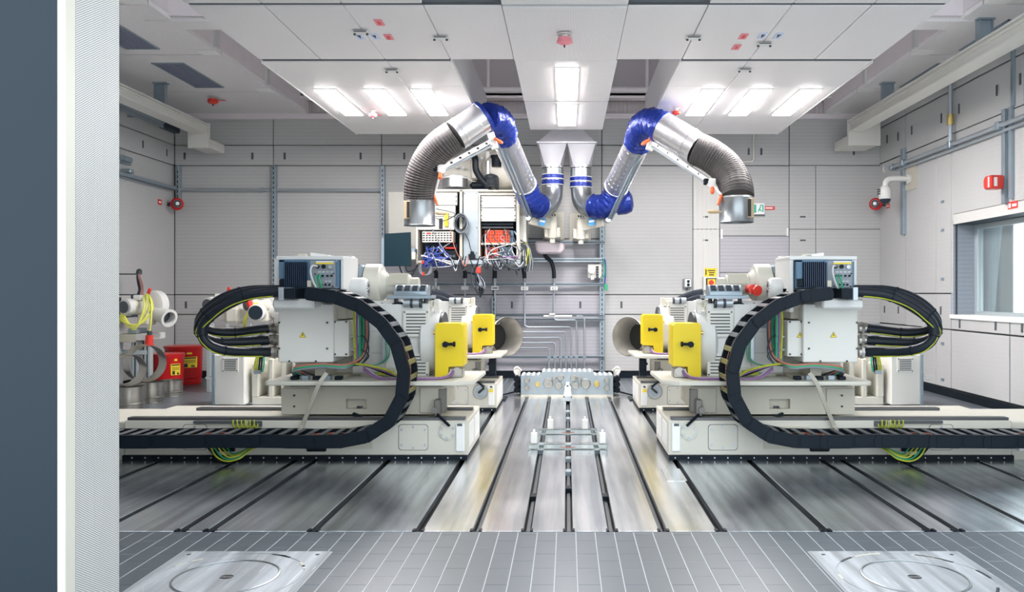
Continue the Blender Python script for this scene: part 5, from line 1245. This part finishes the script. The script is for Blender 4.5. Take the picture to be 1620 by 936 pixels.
# ================================================================== crane rails, pipes, alarms, signs, things along the walls
for side, x0, x1, z0, z1, ex0, ex1 in (('left', -6.18, -5.93, 4.12, 4.29, -6.28, -5.93), ('right', 4.655, 4.894, 4.16, 4.356, 4.655, 5.19)):
    t = thing('crane_rail', 'pale grey crane rail hung from the soffit along the %s wall' % side, 'rail', ((x0+x1)/2, 9.5, z0))
    xi = x1 if side == 'left' else x0; sg = 1 if side == 'left' else -1
    b = B().box(x0, x1, 5, 13.6, z0, z0+.03, .003).box(x0, x1, 5, 13.6, z1-.025, z1, .003).box(xi-sg*.05, xi-sg*.03, 5, 13.6, z0+.02, z1-.01)
    b.box(xi-sg*.03, xi-sg*.01, 5, 13.6, (z0+z1)/2+.02, (z0+z1)/2+.045, .003).done('rail_beam', M['creamgrey'], t)
    B().box(ex0, ex1, 13.6, 13.66, z0-.22, z1+.02, .004).box(ex0, ex1 if side == 'right' else ex1-.03, 13.66, 14.3, z0-.2, z0-.05, .004).done('end_plate', M['creamgrey'], t)
    for y in (9.4, 12.25):
        xm = (x0+x1)/2
        B().box(xm-.10, xm+.10, y-.06, y+.06, ZC-.02, ZC-.001).box(xm-.08, xm-.07, y-.05, y+.05, z1-.005, ZC-.02).box(xm+.07, xm+.08, y-.05, y+.05, z1-.005, ZC-.02).box(xm-.07, xm+.07, y-.01, y+.01, z1-.005, ZC-.02).done('hanger', M['strut'], t)
t = thing('track_pipe', 'slim grey track with dark end stop behind the left crane rail', 'track', (-6.62, 10, 4.24))
B().box(-6.66, -6.58, 5, 13.6, 4.26, 4.31, .01).box(-6.64, -6.60, 5, 13.6, 4.2, 4.26).done('track', M['strut'], t)
B().box(-6.69, -6.56, 13.45, 13.95, 4.2, 4.33, .02).done('end_stop', M['slate'], t)
B().box(-6.905, -6.66, 12.9, 12.94, 4.26, 4.30).done('wall_bracket', M['strut'], t)
t = thing('cable_tray', 'galvanised cable tray with pipe clips along the left wall', 'cable tray', (-6.88, 10, 3.28))
B().box(-6.914, -6.90, 8, 14.3, 3.28, 3.36).box(-6.90, -6.80, 8, 14.3, 3.28, 3.288).box(-6.81, -6.80, 8, 14.3, 3.28, 3.35).done('tray', M['strut'], t)
B().cyl((-6.86, 8, 3.33), (-6.86, 14.3, 3.33), .025, n=8).done('conduit', M['pipe'], t)
B().box(-6.91, -6.76, 12.72, 12.85, 3.36, 3.42, .01).done('clip', M['strut'], t)
t = thing('pipe_clamp', 'steel pipe clamp fixed to the left wall above the cable tray', 'clamp', (-6.86, 12.75, 3.52))
B().box(-6.914, -6.86, 12.6, 12.95, 3.5, 3.6, .01).done('clamp_block', M['strut'], t)
B().cyl((-6.83, 12.6, 3.57), (-6.83, 12.85, 3.57), .045, n=12).done('clamp_ring', M['strut'], t)
def siren(x, y, z, dirx, label):
    t = thing('alarm_sounder', label, 'alarm', (x, y, z))
    a = Vector((dirx*.55, -1, 0)).normalized(); c = Vector((x, y, z))
    B().lathe([(0, .06), (.03, .105), (.11, .105), (.14, .075)], c-a*.05, a, 24).done('red_housing', M['red'], t)
    B().lathe([(0, .07), (.05, .062), (.05, .05), (.02, .045)], c+a*.09, a, 20).done('horn_mouth', M['dark'], t)
    B().cyl(c+a*.11, c+a*.15, .03, n=12).done('horn_core', M['paper'], t)
    B().bar(c-a*.02, (XL+.005 if x < 0 else XR-.006, y+.04, z), .05, .06).done('bracket', M['dark'], t)
siren(-6.74, 14.2, 3.03, 1, 'red alarm horn in the left rear corner below the cable tray')
siren(5.34, 14.2, 3.03, -1, 'red alarm horn in the right rear corner behind the dome camera')
def plate(name, label, cat, c, size, m, rot=None, extra=None):
    t = thing(name, label, cat, c)
    B().obox(c, size, rot, .001).done('plate', M[m], t)
    return t
s = plate('alarm_sign', 'small red sign on the left wall beside the corner alarm horn', 'sign', (XL+.008, 13.95, 3.04), (.006, .13, .09), 'redplastic')
B().box(XL+.011, XL+.0125, 13.91, 13.99, 3.025, 3.055).done('print', M['paper'], s)
s = plate('alarm_sign', 'small red sign on the right wall behind the dome camera', 'sign', (XR-.009, 14.1, 2.99), (.006, .12, .08), 'redplastic')
B().box(XR-.0135, XR-.012, 14.06, 14.14, 2.98, 3.0).done('print', M['paper'], s)
# dome camera
t = thing('dome_camera', 'white dome security camera on a curved wall arm, right wall', 'camera', (5.1, 13.2, 2.93))
B().box(XR-.02, XR-.006, 12.95, 13.55, 3.15, 3.60, .003).done('mount_plate', M['cream2'], t)
B().cyl((XR-.05, 13.2, 3.33), (XR-.02, 13.2, 3.33), .08, n=20).tube(spline([(XR-.03, 13.2, 3.33), (5.3, 13.2, 3.335), (5.18, 13.2, 3.325), (5.12, 13.2, 3.28), (5.11, 13.2, 3.2)], 6), .045, 14).done('arm', M['white'], t)
B().lathe([(0, .05), (.04, .085), (.1, .095), (.2, .098), (.215, .09)], (5.11, 13.2, 3.22), (0, 0, -1), 28).done('housing', M['white'], t)
B().lathe([(0, .086), (.03, .08), (.06, .06), (.08, .02)], (5.11, 13.2, 3.005), (0, 0, -1), 24).done('smoked_dome', M['slate'], t)
for k in range(3): B().box(4.995, 5.02, 13.16, 13.24, 3.08+.035*k, 3.095+.035*k).done('vent', M['dark'], t)
B().tube(spline([(5.14, 13.3, 3.45), (5.11, 13.28, 3.5), (5.14, 13.3, 3.56), (5.3, 13.4, 3.585)], 5), .008, 6).done('cable', M['whitewire'], t)
# pipes on the right wall
t = thing('wall_pipe', 'galvanised pipe run with clips and drops along the right wall above the window', 'pipe', (5.45, 11, 3.585))
B().cyl((5.44, 6, 3.60), (5.44, 13.85, 3.60), .03, n=10).done('pipe', M['pipe'], t)
B().cyl((5.47, 6, 3.53), (5.47, 13.6, 3.53), .022, n=10).done('pipe', M['pipe'], t)
B().cyl((5.44, 11.66, 3.60), (5.44, 11.66, 4.60), .032, n=10).done('drop_pipe', M['pipe'], t)
B().cyl((5.44, 11.66, 3.88), (5.44, 11.66, 4.03), .046, n=12).done('brass_coupling', M['brass'], t, 'brass coupling')
for y in (13.75, 13.3, 11.66, 10.35, 8.8): B().box(5.40, 5.514, y-.05, y+.05, 3.55, 3.65, .01).done('pipe_clip', M['strut'], t)
B().box(5.46, 5.515, 13.35, 13.47, 2.45, 3.85, .004).done('channel_post', M['strut'], t)
B().box(5.46, 5.515, 10.26, 10.34, 2.62, 3.8, .004).box(5.47, 5.515, 10.13, 10.19, 2.66, 3.8, .004).done('channel_post', M['strut'], t)
B().box(5.48, 5.515, 10.10, 10.16, 3.8, 4.6, .004).done('channel_post', M['strut'], t)
t = thing('alarm_beacon', 'red faceted alarm beacon on the channel post above the window', 'alarm', (5.36, 10.34, 2.95))
B().prism([(10.24, 2.80), (10.40, 2.80), (10.43, 2.84), (10.43, 2.93), (10.40, 2.97), (10.24, 2.97)], 0, 5.28, 5.45, .015).done('red_housing', M['redplastic'], t)
B().box(5.275, 5.281, 10.27, 10.30, 2.82, 2.95).box(5.32, 5.36, 10.234, 10.2385, 2.83, 2.94).done('white_label', M['paper'], t)
s = plate('alarm_sign', 'small red sign on the right wall below the alarm beacon', 'sign', (XR-.008, 10.16, 2.585), (.006, .22, .09), 'redplastic')
B().box(XR-.0125, XR-.011, 10.07, 10.17, 2.565, 2.60).box(XR-.0125, XR-.011, 10.20, 10.25, 2.555, 2.61).done('print', M['paper'], s)
# signs and switches on the back wall
Yw = YB-.02
t = thing('exit_sign', 'green and white emergency exit sign with running figure on the back wall', 'sign', (Xp(1199), Yw-.03, Zp(339)))
B().box(Xp(1190), Xp(1208), Yw-.05, Yw, Zp(339.5), Zp(322)).done('sign_box', M['paper'], t)
B().box(Xp(1190.3), Xp(1195), Yw-.052, Yw-.05, Zp(337), Zp(324)).done('green_field', M['signgreen'], t)
B().box(Xp(1204.5), Xp(1206.5), Yw-.052, Yw-.05, Zp(336), Zp(324)).done('green_field', M['signgreen'], t)
B().bar((Xp(1198), Yw-.051, Zp(335)), (Xp(1202), Yw-.051, Zp(327)), .003, .02).bar((Xp(1200), Yw-.051, Zp(331)), (Xp(1203.5), Yw-.051, Zp(335)), .003, .018).cyl((Xp(1202.3), Yw-.052, Zp(325.4)), (Xp(1202.3), Yw-.05, Zp(325.4)), .016, n=10).done('running_figure', M['signgreen'], t)
B().box(Xp(1190), Xp(1208.5), Yw-.055, Yw, Zp(341), Zp(339.5)).done('base', M['barGrey'], t)
t = thing('red_sign', 'narrow red label with white lettering right of the exit sign', 'sign', (Xp(1216), Yw-.01, Zp(332)))
B().box(Xp(1208.5), Xp(1225), Yw-.012, Yw, Zp(332), Zp(326.5)).done('plate', M['redplastic'], t)
B().box(Xp(1210), Xp(1222), Yw-.013, Yw-.012, Zp(330.3), Zp(328.2)).done('print', M['paper'], t)
t = thing('warning_notice', 'yellow notice with black text above the red switch on the ribbed panel', 'sign', (Xp(1123), Yw-.012, Zp(438)))
B().box(Xp(1114), Xp(1133), Yw-.016, Yw-.009, Zp(437.5), Zp(424)).done('plate', M['signyellow'], t)
for k, (a, b_) in enumerate(((1119, 1131), (1121, 1130), (1121, 1129))): B().box(Xp(a), Xp(b_), Yw-.0175, Yw-.016, Zp(428.7+3.4*k), Zp(427+3.4*k)).done('print', M['ink'], t)
B().box(Xp(1115.3), Xp(1117.3), Yw-.0175, Yw-.016, Zp(435), Zp(426)).done('print', M['ink'], t)
t = thing('main_switch', 'white boxed main switch with red knob on yellow under the yellow notice', 'switch', (Xp(1123), Yw-.05, Zp(458)))
B().box(Xp(1111), Xp(1136), Yw-.10, Yw-.008, Zp(459), Zp(437.8), .006).done('housing', M['white'], t)
B().box(Xp(1115), Xp(1132), Yw-.103, Yw-.099, Zp(455), Zp(440)).done('window', M['ink'], t)
B().box(Xp(1117.5), Xp(1129.5), Yw-.108, Yw-.103, Zp(453), Zp(441.5)).done('yellow_plate', M['signyellow'], t)
B().cyl((Xp(1123), Yw-.14, Zp(447)), (Xp(1123), Yw-.108, Zp(447)), .045, n=20).box(Xp(1122), Xp(1124), Yw-.155, Yw-.138, Zp(450.5), Zp(443.5)).done('red_knob', M['redplastic'], t)
t = thing('push_button_box', 'small grey push-button box with two dark knobs on the back wall', 'switch', (Xp(1086), Yw-.05, Zp(455)))
B().box(Xp(1080), Xp(1093), Yw-.08, Yw, Zp(455), Zp(440.5), .008).done('housing', M['socket'], t)
B().box(Xp(1082.5), Xp(1092), Yw-.085, Yw-.079, Zp(453.5), Zp(441.5), .004).done('face', M['paper'], t)
for py in (445, 450.5): B().cyl((Xp(1087.5), Yw-.11, Zp(py)), (Xp(1087.5), Yw-.084, Zp(py)), .024, n=14).done('knob', M['black'], t)
B().cyl((Xp(1086), Yw-.04, Zp(459)), (Xp(1086), Yw-.04, Zp(455)), .015, n=8).done('cable_gland', M['dark'], t)
t = thing('wall_conduit', 'thin pale bent conduit on the upper back wall above the right exhaust arm', 'conduit', (Xp(1180), Yw-.03, Zp(258)))
B().tube([(Xp(1191), Yw-.03, Zp(212)), (Xp(1191), Yw-.03, Zp(253)), (Xp(1189), Yw-.03, Zp(256)), (Xp(1172), Yw-.03, Zp(257))], .018, 8).done('pipe', M['creamgrey'], t)
# ---- ceiling fittings
def bell(px, py, Z, r, label, m='redplastic'):
    Y = F*(Z-H)/(PY-py); x = (px-PX)*Y/F
    t = thing('ceiling_alarm', label, 'alarm', (x, Y, Z-.1))
    B().cyl((x, Y, Z-.02), (x, Y, Z-.012), r*1.0, n=20).cyl((x, Y, Z-.05), (x, Y, Z-.02), r*.45, n=12).done('base', M['white'], t)
    B().lathe([(0, r*.9), (.03, r), (r*.6, r*.95), (r*.85, r*.6), (r*.9, r*.2)], (x, Y, Z-.05), (0, 0, -1), 24).done('red_dome', M[m], t)
    B().cyl((x, Y, Z-.05-r*1.25), (x, Y, Z-.05-r*.85), r*.08+.003, n=8).done('tip', M['dark'], t)
    B().box(x-r*1.1, x+r*1.1, Y+.22, Y+.29, Z-.016, Z-.0125).done('label_strip', M['pink'], t)
bell(337, 152, ZC, .085, 'red alarm dome under the left soffit near the back wall')
bell(590, 174, ZH, .055, 'small red alarm head on the left lit ceiling panel between the lights', 'pink')
bell(1070, 170, ZH, .055, 'small red alarm head on the right lit ceiling panel beside the arm joint')
bell(893, 52, ZH-.012, .072, 'large pink-red alarm dome on the centre ceiling panel', 'pink')
def tag_plate(px, py, m, label, w_=.075, arrow=False):
    Y = F*(ZH-H)/(PY-py); x = (px-PX)*Y/F
    t = thing('ceiling_sign', label, 'sign', (x, Y, ZH-.004))
    B().box(x-w_/2, x+w_/2, Y-.08, Y+.08, ZH-.008, ZH-.001).done('plate', M[m], t)
    if arrow: B().prism([(x-.02, Y-.05), (x+.02, Y-.05), (x, Y+.06)], 2, ZH-.0095, ZH-.008).done('arrow', M['slate'], t)
    else: B().box(x-w_*.2, x+w_*.2, Y-.045, Y+.045, ZH-.0095, ZH-.008).done('print', M['redplastic'], t)
tag_plate(600, 35, 'pink', 'small pink square sign on the left hung ceiling panel, upper of two')
tag_plate(615, 58, 'pink', 'small pink square sign on the left hung ceiling panel, lower of two')
tag_plate(1176, 57, 'pink', 'small pink square sign on the right hung ceiling panel, upper of two')
tag_plate(1165, 74, 'pink', 'small pink square sign on the right hung ceiling panel, lower of two')
tag_plate(569, 57, 'paleblue', 'pale blue arrow sign on the left hung ceiling panel, leftmost of two', .07, True)
tag_plate(593, 57, 'paleblue', 'pale blue arrow sign on the left hung ceiling panel, right of two', .07, True)
tag_plate(1206, 56, 'paleblue', 'pale blue arrow sign on the right hung ceiling panel, left of two', .07, True)
tag_plate(1231, 56, 'paleblue', 'pale blue arrow sign on the right hung ceiling panel, rightmost of two', .07, True)
for px, py, lb in ((571, 48, 'above the left pale blue signs'), (697, 57, 'on the seam of the left panels'), (1097, 57, 'on the seam of the right panels'), (1209, 67, 'below the right pale blue signs'), (620, 109, 'at the head of the left lit panel'), (1178, 108, 'at the head of the right lit panel')):
    Y = F*(ZH-H)/(PY-py); x = (px-PX)*Y/F
    t = thing('ceiling_fitting', 'small white ceiling fitting '+lb, 'fitting', (x, Y, ZH-.04))
    B().box(x-.075, x+.075, Y-.04, Y+.04, ZH-.03, ZH-.012, .004).done('body', M['white'], t)
    for k in (-1, 1): B().cyl((x+k*.06, Y, ZH-.045), (x+k*.06, Y, ZH-.03), .012, n=8).done('nozzle', M['dark'], t)
    B().box(x-.06, x+.06, Y-.0425, Y-.0395, ZH-.027, ZH-.018).done('print', M['barGrey'], t)
# ---- left rear corner
t = thing('workbench_frame', 'aluminium profile stand carrying the white blower beside the doorway column', 'stand', (-6.2, 12.0, 0))
Yl = 12.0
lx = lambda px, Y=Yl: (px-PX)*Y/F
lz = lambda py, Y=Yl: H-(py-PY)*Y/F
for px, y in ((196, 11.85), (219, 11.95), (238, 11.95), (216, 12.25), (200, 12.25)):
    B().box(lx(px)-.045, lx(px)+.045, y-.045, y+.045, 0, lz(530), .006).done('post', M['alu'], t)
    B().box(lx(px)-.01, lx(px)+.01, y-.047, y-.044, 0, lz(531)).done('groove', M['dark'], t)
B().box(lx(187), lx(226), 11.8, 12.35, lz(540), lz(528), .004).done('top_plate', M['cream2'], t)
B().box(lx(226), lx(243), 11.8, 12.35, lz(537), lz(527), .004).done('top_plate', M['white'], t)
B().box(lx(208), lx(222), 11.9, 12.2, lz(527), lz(519), .004).done('cross_block', M['strut'], t)
B().box(lx(196), lx(238), 11.9, 11.98, lz(560), lz(553), .004).done('cross_bar', M['alu'], t)
def blower(cx, cz, Y, label, s=1.0, right=True, legs=0, cables=True, outlet=True):
    t = thing('side_channel_blower', label, 'blower', (cx, Y, legs))
    k = s
    B().lathe([(0, .06*k), (.015, .12*k), (.05, .125*k), (.10, .13*k)], (cx-.13*k, Y-.30*k, cz), (.35, 1, 0), 24).done('fan_cowl', M['white'], t)
    B().cyl((cx-.135*k, Y-.315*k, cz), (cx-.13*k, Y-.30*k, cz), .09*k, n=24).done('cowl_grille', M['barGrey'], t)
    m = B().cyl((cx-.10*k, Y-.21*k, cz), (cx+.05*k, Y+.12*k, cz), .118*k, n=24).done('motor', M['cream'], t)
    B().lathe([(0, .16*k), (.03, .22*k), (.16*k, .22*k), (.2*k, .16*k)], (cx+.08*k, Y+.06*k, cz+.03*k), (.35, 1, 0), 28).done('scroll', M['white'], t)
    B().box(cx-.05*k, cx+.12*k, Y-.08*k, Y+.2*k, cz-.28*k, cz-.1*k, .02).done('foot', M['cream'], t)
    sg = 1 if right else -1
    if outlet: B().cyl((cx+sg*.15*k, Y+.1*k, cz-.10*k), (cx+sg*.40*k, Y-.02*k, cz-.17*k), .11*k, .125*k, n=24, cap=False).lathe([(0, .12*k), (.03, .14*k), (.05, .14*k), (.05, .10*k), (0, .10*k)], (cx+sg*.38*k, Y-.01*k, cz-.165*k), (sg*.25, -.12, -.07), 24, False).done('outlet', M['white'], t)
    if outlet: B().cyl((cx+sg*.30*k, Y+.03*k, cz-.145*k), (cx+sg*.31*k, Y+.025*k, cz-.148*k), .105*k, n=20).done('outlet_throat', M['barGrey'], t)
    B().lathe([(0, .012), (.03, .022), (.10, .025), (.12, .01)], (cx+.10*k, Y-.05, cz+.17*k), (.35, 0, 1), 10).done('red_handle', M['redplastic'], t)
    B().box(cx-.06*k, cx+.06*k, Y-.18*k, Y, cz+.10*k, cz+.18*k, .01).done('terminal_box', M['white'], t)
    if cables:
        for i in range(5):
            o = .026*i; q = .03*math.sin(i*2.3)
            B().tube(spline([(cx-.2, Y-.22, cz-.10+o*.6), (cx-.12+o, Y-.33, cz-.20-o*.5+q), (cx+.06+q, Y-.36, cz-.25-o*.7), (cx+.20-o*.6, Y-.30-.01*i, cz-.18+q), (cx+.27-o, Y-.25-.01*i, cz-.02+q), (cx+.22-o, Y-.2, cz+.12-q), (cx+.14-o*.5, Y-.15, cz+.19-o*.3)], 6), .010, 6).done('yellow_cable', M['ywire'], t)
        B().tube(spline([(cx+.16, Y-.16, cz+.16), (cx+.25, Y-.25, cz+.05), (cx+.26, Y-.28, cz-.2), (cx+.24, Y-.28, cz-.34)], 6), .013, 6).done('yellow_cable', M['ywire'], t)
        for i in range(3): B().tube(spline([(cx-.16, Y-.25, cz-.1), (cx-.2, Y-.28, cz-.2-.02*i), (cx-.27-.02*i, Y-.28, cz-.42), (cx-.38, Y-.26, cz-.62)], 5), .013, 6).done('yellow_cable', M['ywire'], t)
        B().cyl((cx+.24, Y-.28, cz-.34), (cx+.24, Y-.28, cz-.40), .035, n=12).done('plug_neck', M['dark'], t)
        B().cyl((cx+.24, Y-.28, cz-.40), (cx+.23, Y-.28, cz-.56), .05, .056, n=14).cyl((cx+.23, Y-.28, cz-.53), (cx+.23, Y-.28, cz-.56), .066, n=14).done('red_plug', M['redplastic'], t, 'red mains plug hanging on the yellow cable')
    return t
blower(lx(226), lz(485), Yl, 'white blower with coiled yellow cable and red plug on the aluminium stand', .95, legs=lz(527))
t = thing('wall_cabinet', 'open white wall cabinet with red valve, half hidden by the doorway column', 'cabinet', (lx(196), 12.4, lz(500)))
B().box(lx(180, 12.4), lx(207, 12.4), 12.38, 12.4, lz(500, 12.4), lz(467, 12.4), .003).done('door', M['white'], t)
B().box(lx(178, 12.4), lx(193, 12.4), 12.37, 12.379, lz(497, 12.4), lz(470, 12.4)).done('opening', M['ink'], t)
B().box(lx(178, 12.4), lx(203, 12.4), 12.4, 12.7, lz(502, 12.4), lz(465, 12.4), .003).box(XL+.006, lx(178, 12.4)+.02, 12.45, 12.6, lz(490, 12.4), lz(480, 12.4)).done('housing', M['dark'], t)
B().cyl((lx(194), 12.30, lz(487)), (lx(194), 12.37, lz(487)), .055, n=14).done('red_valve', M['redplastic'], t)
B().bar((lx(195), 12.34, lz(470)), (lx(201), 12.34, lz(492)), .015, .03).done('lever', M['redplastic'], t)
t = thing('hanging_leads', 'knot of thin dark and pink leads hanging beside the doorway column', 'cables', (lx(189), 12.5, lz(470)))
for k in range(6):
    B().tube(spline([(lx(187+k*.5), 12.55, lz(428)), (lx(188+k), 12.5, lz(436)), (lx(189+k*1.6), 12.5, lz(446)), (lx(191+k*1.6), 12.5, lz(458)), (lx(192+k*1.9), 12.42, lz(469))], 5), .008, 6).done('lead', M[('dark', 'black', 'dark', 'pinkwire', 'greywire', 'pinkwire')[k]], t)
B().lathe([(0, .015), (.03, .045), (.08, .04), (.10, .015)], (lx(188), 12.55, lz(434)), (.2, 0, 1), 10).box(XL+.006, lx(188), 12.54, 12.57, lz(433), lz(431)).done('knot', M['dark'], t)
def drum(px, Y, r, h, label):
    x = (px-PX)*Y/F
    t = thing('pipe_section', label, 'pipe section', (x, Y, 0), 'stainless pipe sections in the left rear corner')
    B().lathe([(0, r+.008), (.012, r+.008), (.015, r), (h*.25, r), (h*.27, r+.006), (h*.30, r+.006), (h*.32, r), (h*.62, r), (h*.66, r*.985), (h, r*.985), (h, r*.97), (.02, r*.97)], (x, Y, 0), (0, 0, 1), 40, False).done('shell', M['stainless'], t)
    return x
d1 = drum(203, 10.55, .185, .30, 'short stainless pipe section standing upright nearest the doorway column')
d2 = drum(239, 11.25, .165, .285, 'short stainless pipe section standing upright, middle of the three')
d3 = drum(271, 11.95, .155, .235, 'short stainless pipe section standing upright right of the other two by the red cans')
def hoop(px, Y, z, r, label):
    x = (px-PX)*Y/F
    t = thing('pipe_bend', label, 'pipe section', (x, Y, z-r))
    B().lathe([(0, r), (.008, r+.006), (.02, r+.004), (.22, r), (.22, r-.008), (.02, r-.008), (0, r)], (x+.08, Y-.08, z), (-.9, .75, .06), 44, False).done('shell', M['stainless'], t)
hoop(202, 10.5, .30+.215, .20, 'stainless ring balanced on edge on the pipe section nearest the column')
hoop(230, 11.2, .285+.255, .245, 'larger stainless ring on edge on the middle pipe section')
def can(px, Y, r, h, label, px0, px1, py0, py1):
    x = (px-PX)*Y/F
    t = thing('waste_can', label, 'can', (x, Y, 0))
    B().lathe([(0, r*.90), (.015, r*.92), (.09, r*.92), (.10, r*.88)], (x, Y, 0), (0, 0, 1), 36).done('skirt', M['red'], t)
    B().lathe([(0, r*.90), (.01, r*.94), (h-.16, r*.985), (h-.15, r*1.0), (h-.13, r*.98)], (x, Y, .10), (0, 0, 1), 36).done('body', M['red'], t)
    B().lathe([(0, r*1.04), (.035, r*1.05), (.04, r*.98), (.045, r*.3)], (x, Y, h-.04), (0, 0, 1), 36).done('lid', M['red'], t)
    for k in range(5):
        a = -math.pi/2+(k-2)*.35; B().cyl((x+r*.90*math.cos(a), Y+r*.90*math.sin(a), .05), (x+r*.935*math.cos(a), Y+r*.935*math.sin(a), .05), .012, n=8).done('air_hole', M['ink'], t)
    B().box(x-.06, x+.06, Y-r*1.12, Y-r*.85, .012, .03, .004).done('pedal', M['red'], t)
    # curved yellow label on the shell
    yl = B(); P = []
    a0, a1 = [math.asin(max(-.95, min(.95, ((p-PX)*(Y-r)/F-x)/r))) for p in (px0, px1)]
    z1, z0 = [H-(p-PY)*(Y-r)/F for p in (py0, py1)]
    def patch(u0, u1, v0, v1, off, m, nm, par):
        b = B(); n = 8; top = []; bot = []; ti = []; bi = []
        for k in range(n+1):
            a = a0+(a1-a0)*(u0+(u1-u0)*k/n); R = r*1.0+off
            for L_, z, q in ((top, z0+(z1-z0)*v1, R), (bot, z0+(z1-z0)*v0, R), (ti, z0+(z1-z0)*v1, R-.006), (bi, z0+(z1-z0)*v0, R-.006)): L_.append(b.bm.verts.new((x+q*math.sin(a), Y-q*math.cos(a), z)))
        for k in range(n):
            b.bm.faces.new((bot[k], bot[k+1], top[k+1], top[k])); b.bm.faces.new((top[k], top[k+1], ti[k+1], ti[k])); b.bm.faces.new((bi[k], bi[k+1], bot[k+1], bot[k])); b.bm.faces.new((ti[k], ti[k+1], bi[k+1], bi[k]))
        b.bm.faces.new((bot[0], top[0], ti[0], bi[0])); b.bm.faces.new((bot[n], bi[n], ti[n], top[n]))
        return b.done(nm, m, par)
    l = patch(0, 1, 0, 1, .002, M['signyellow'], 'yellow_label', t)
    for u0, u1, v0, v1 in ((.08, .92, .84, .95), (.12, .9, .66, .70), (.12, .85, .56, .60), (.12, .9, .46, .50), (.15, .4, .05, .38), (.6, .85, .05, .16), (.6, .8, .2, .26)):
        patch(u0, u1, v0, v1, .004, M['ink'], 'print', l)
    patch(.35, .65, 1.25, 1.42, .003, M['signyellow'], 'small_label', t)
can(291, 13.6, .293, .63, 'larger red oily-waste can with yellow label against the back wall', 285, 304, 565, 582)
can(266, 12.55, .228, .58, 'smaller red oily-waste can with yellow label in front of the larger can', 268, 283, 576, 594)
# two blowers on a low table behind the rear left stand
t = thing('low_table', 'white low table behind the hose loop carrying two more blowers', 'table', (lx(380, 12.6), 12.6, 0))
Yt = 12.6
B().box(lx(336, Yt), lx(446, Yt), 12.35, 12.95, lz(522, Yt), lz(517, Yt), .006).done('table_top', M['white'], t)
for px in (340, 371, 402, 440):
    for y in (12.4, 12.9): B().box(lx(px, Yt)-.03, lx(px, Yt)+.03, y-.03, y+.03, 0, lz(522, Yt), .004).done('leg', M['alu'], t)
for px in (345, 368, 403, 425): B().box(lx(px, Yt)-.02, lx(px, Yt)+.02, 12.38, 12.42, lz(517, Yt), lz(511, Yt), .003).done('riser', M['alu'], t)
b1 = blower(lx(352, Yt), lz(481, Yt), Yt, 'white blower on the low table behind the hose loop, left of two', .9, True, lz(517, Yt), False, False)
B().box(lx(362, Yt), lx(386, Yt), 12.4, 12.8, lz(512, Yt), lz(484, Yt), .05).done('cast_body', M['cream'], b1)
b2 = blower(lx(415, Yt), lz(482, Yt), Yt, 'white blower with round black inlet on the low table, right of two', .9, True, lz(517, Yt), False)
B().lathe([(0, .10), (.02, .125), (.12, .125)], (lx(424, Yt), 12.1, lz(493, Yt)), (0, 1, 0), 24).done('inlet_ring', M['white'], b2)
B().cyl((lx(424, Yt), 12.09, lz(493, Yt)), (lx(424, Yt), 12.13, lz(493, Yt)), .105, n=24).done('black_inlet', M['slate'], b2)
for i in range(4):
    B().tube(spline([(lx(416+i, Yt), 12.3, lz(478, Yt)), (lx(409+i, Yt), 12.2, lz(490, Yt)), (lx(402+i, Yt), 12.2, lz(506, Yt)), (lx(398+i*.7, Yt), 12.3, lz(516, Yt))], 5), .011, 6).done('yellow_cable', M['ywire'], b2)
B().lathe([(0, .03), (.08, .045), (.16, .04)], (lx(413, Yt), 12.2, lz(488, Yt)), (-.3, 0, 1), 12).done('red_plug', M['redplastic'], b2)
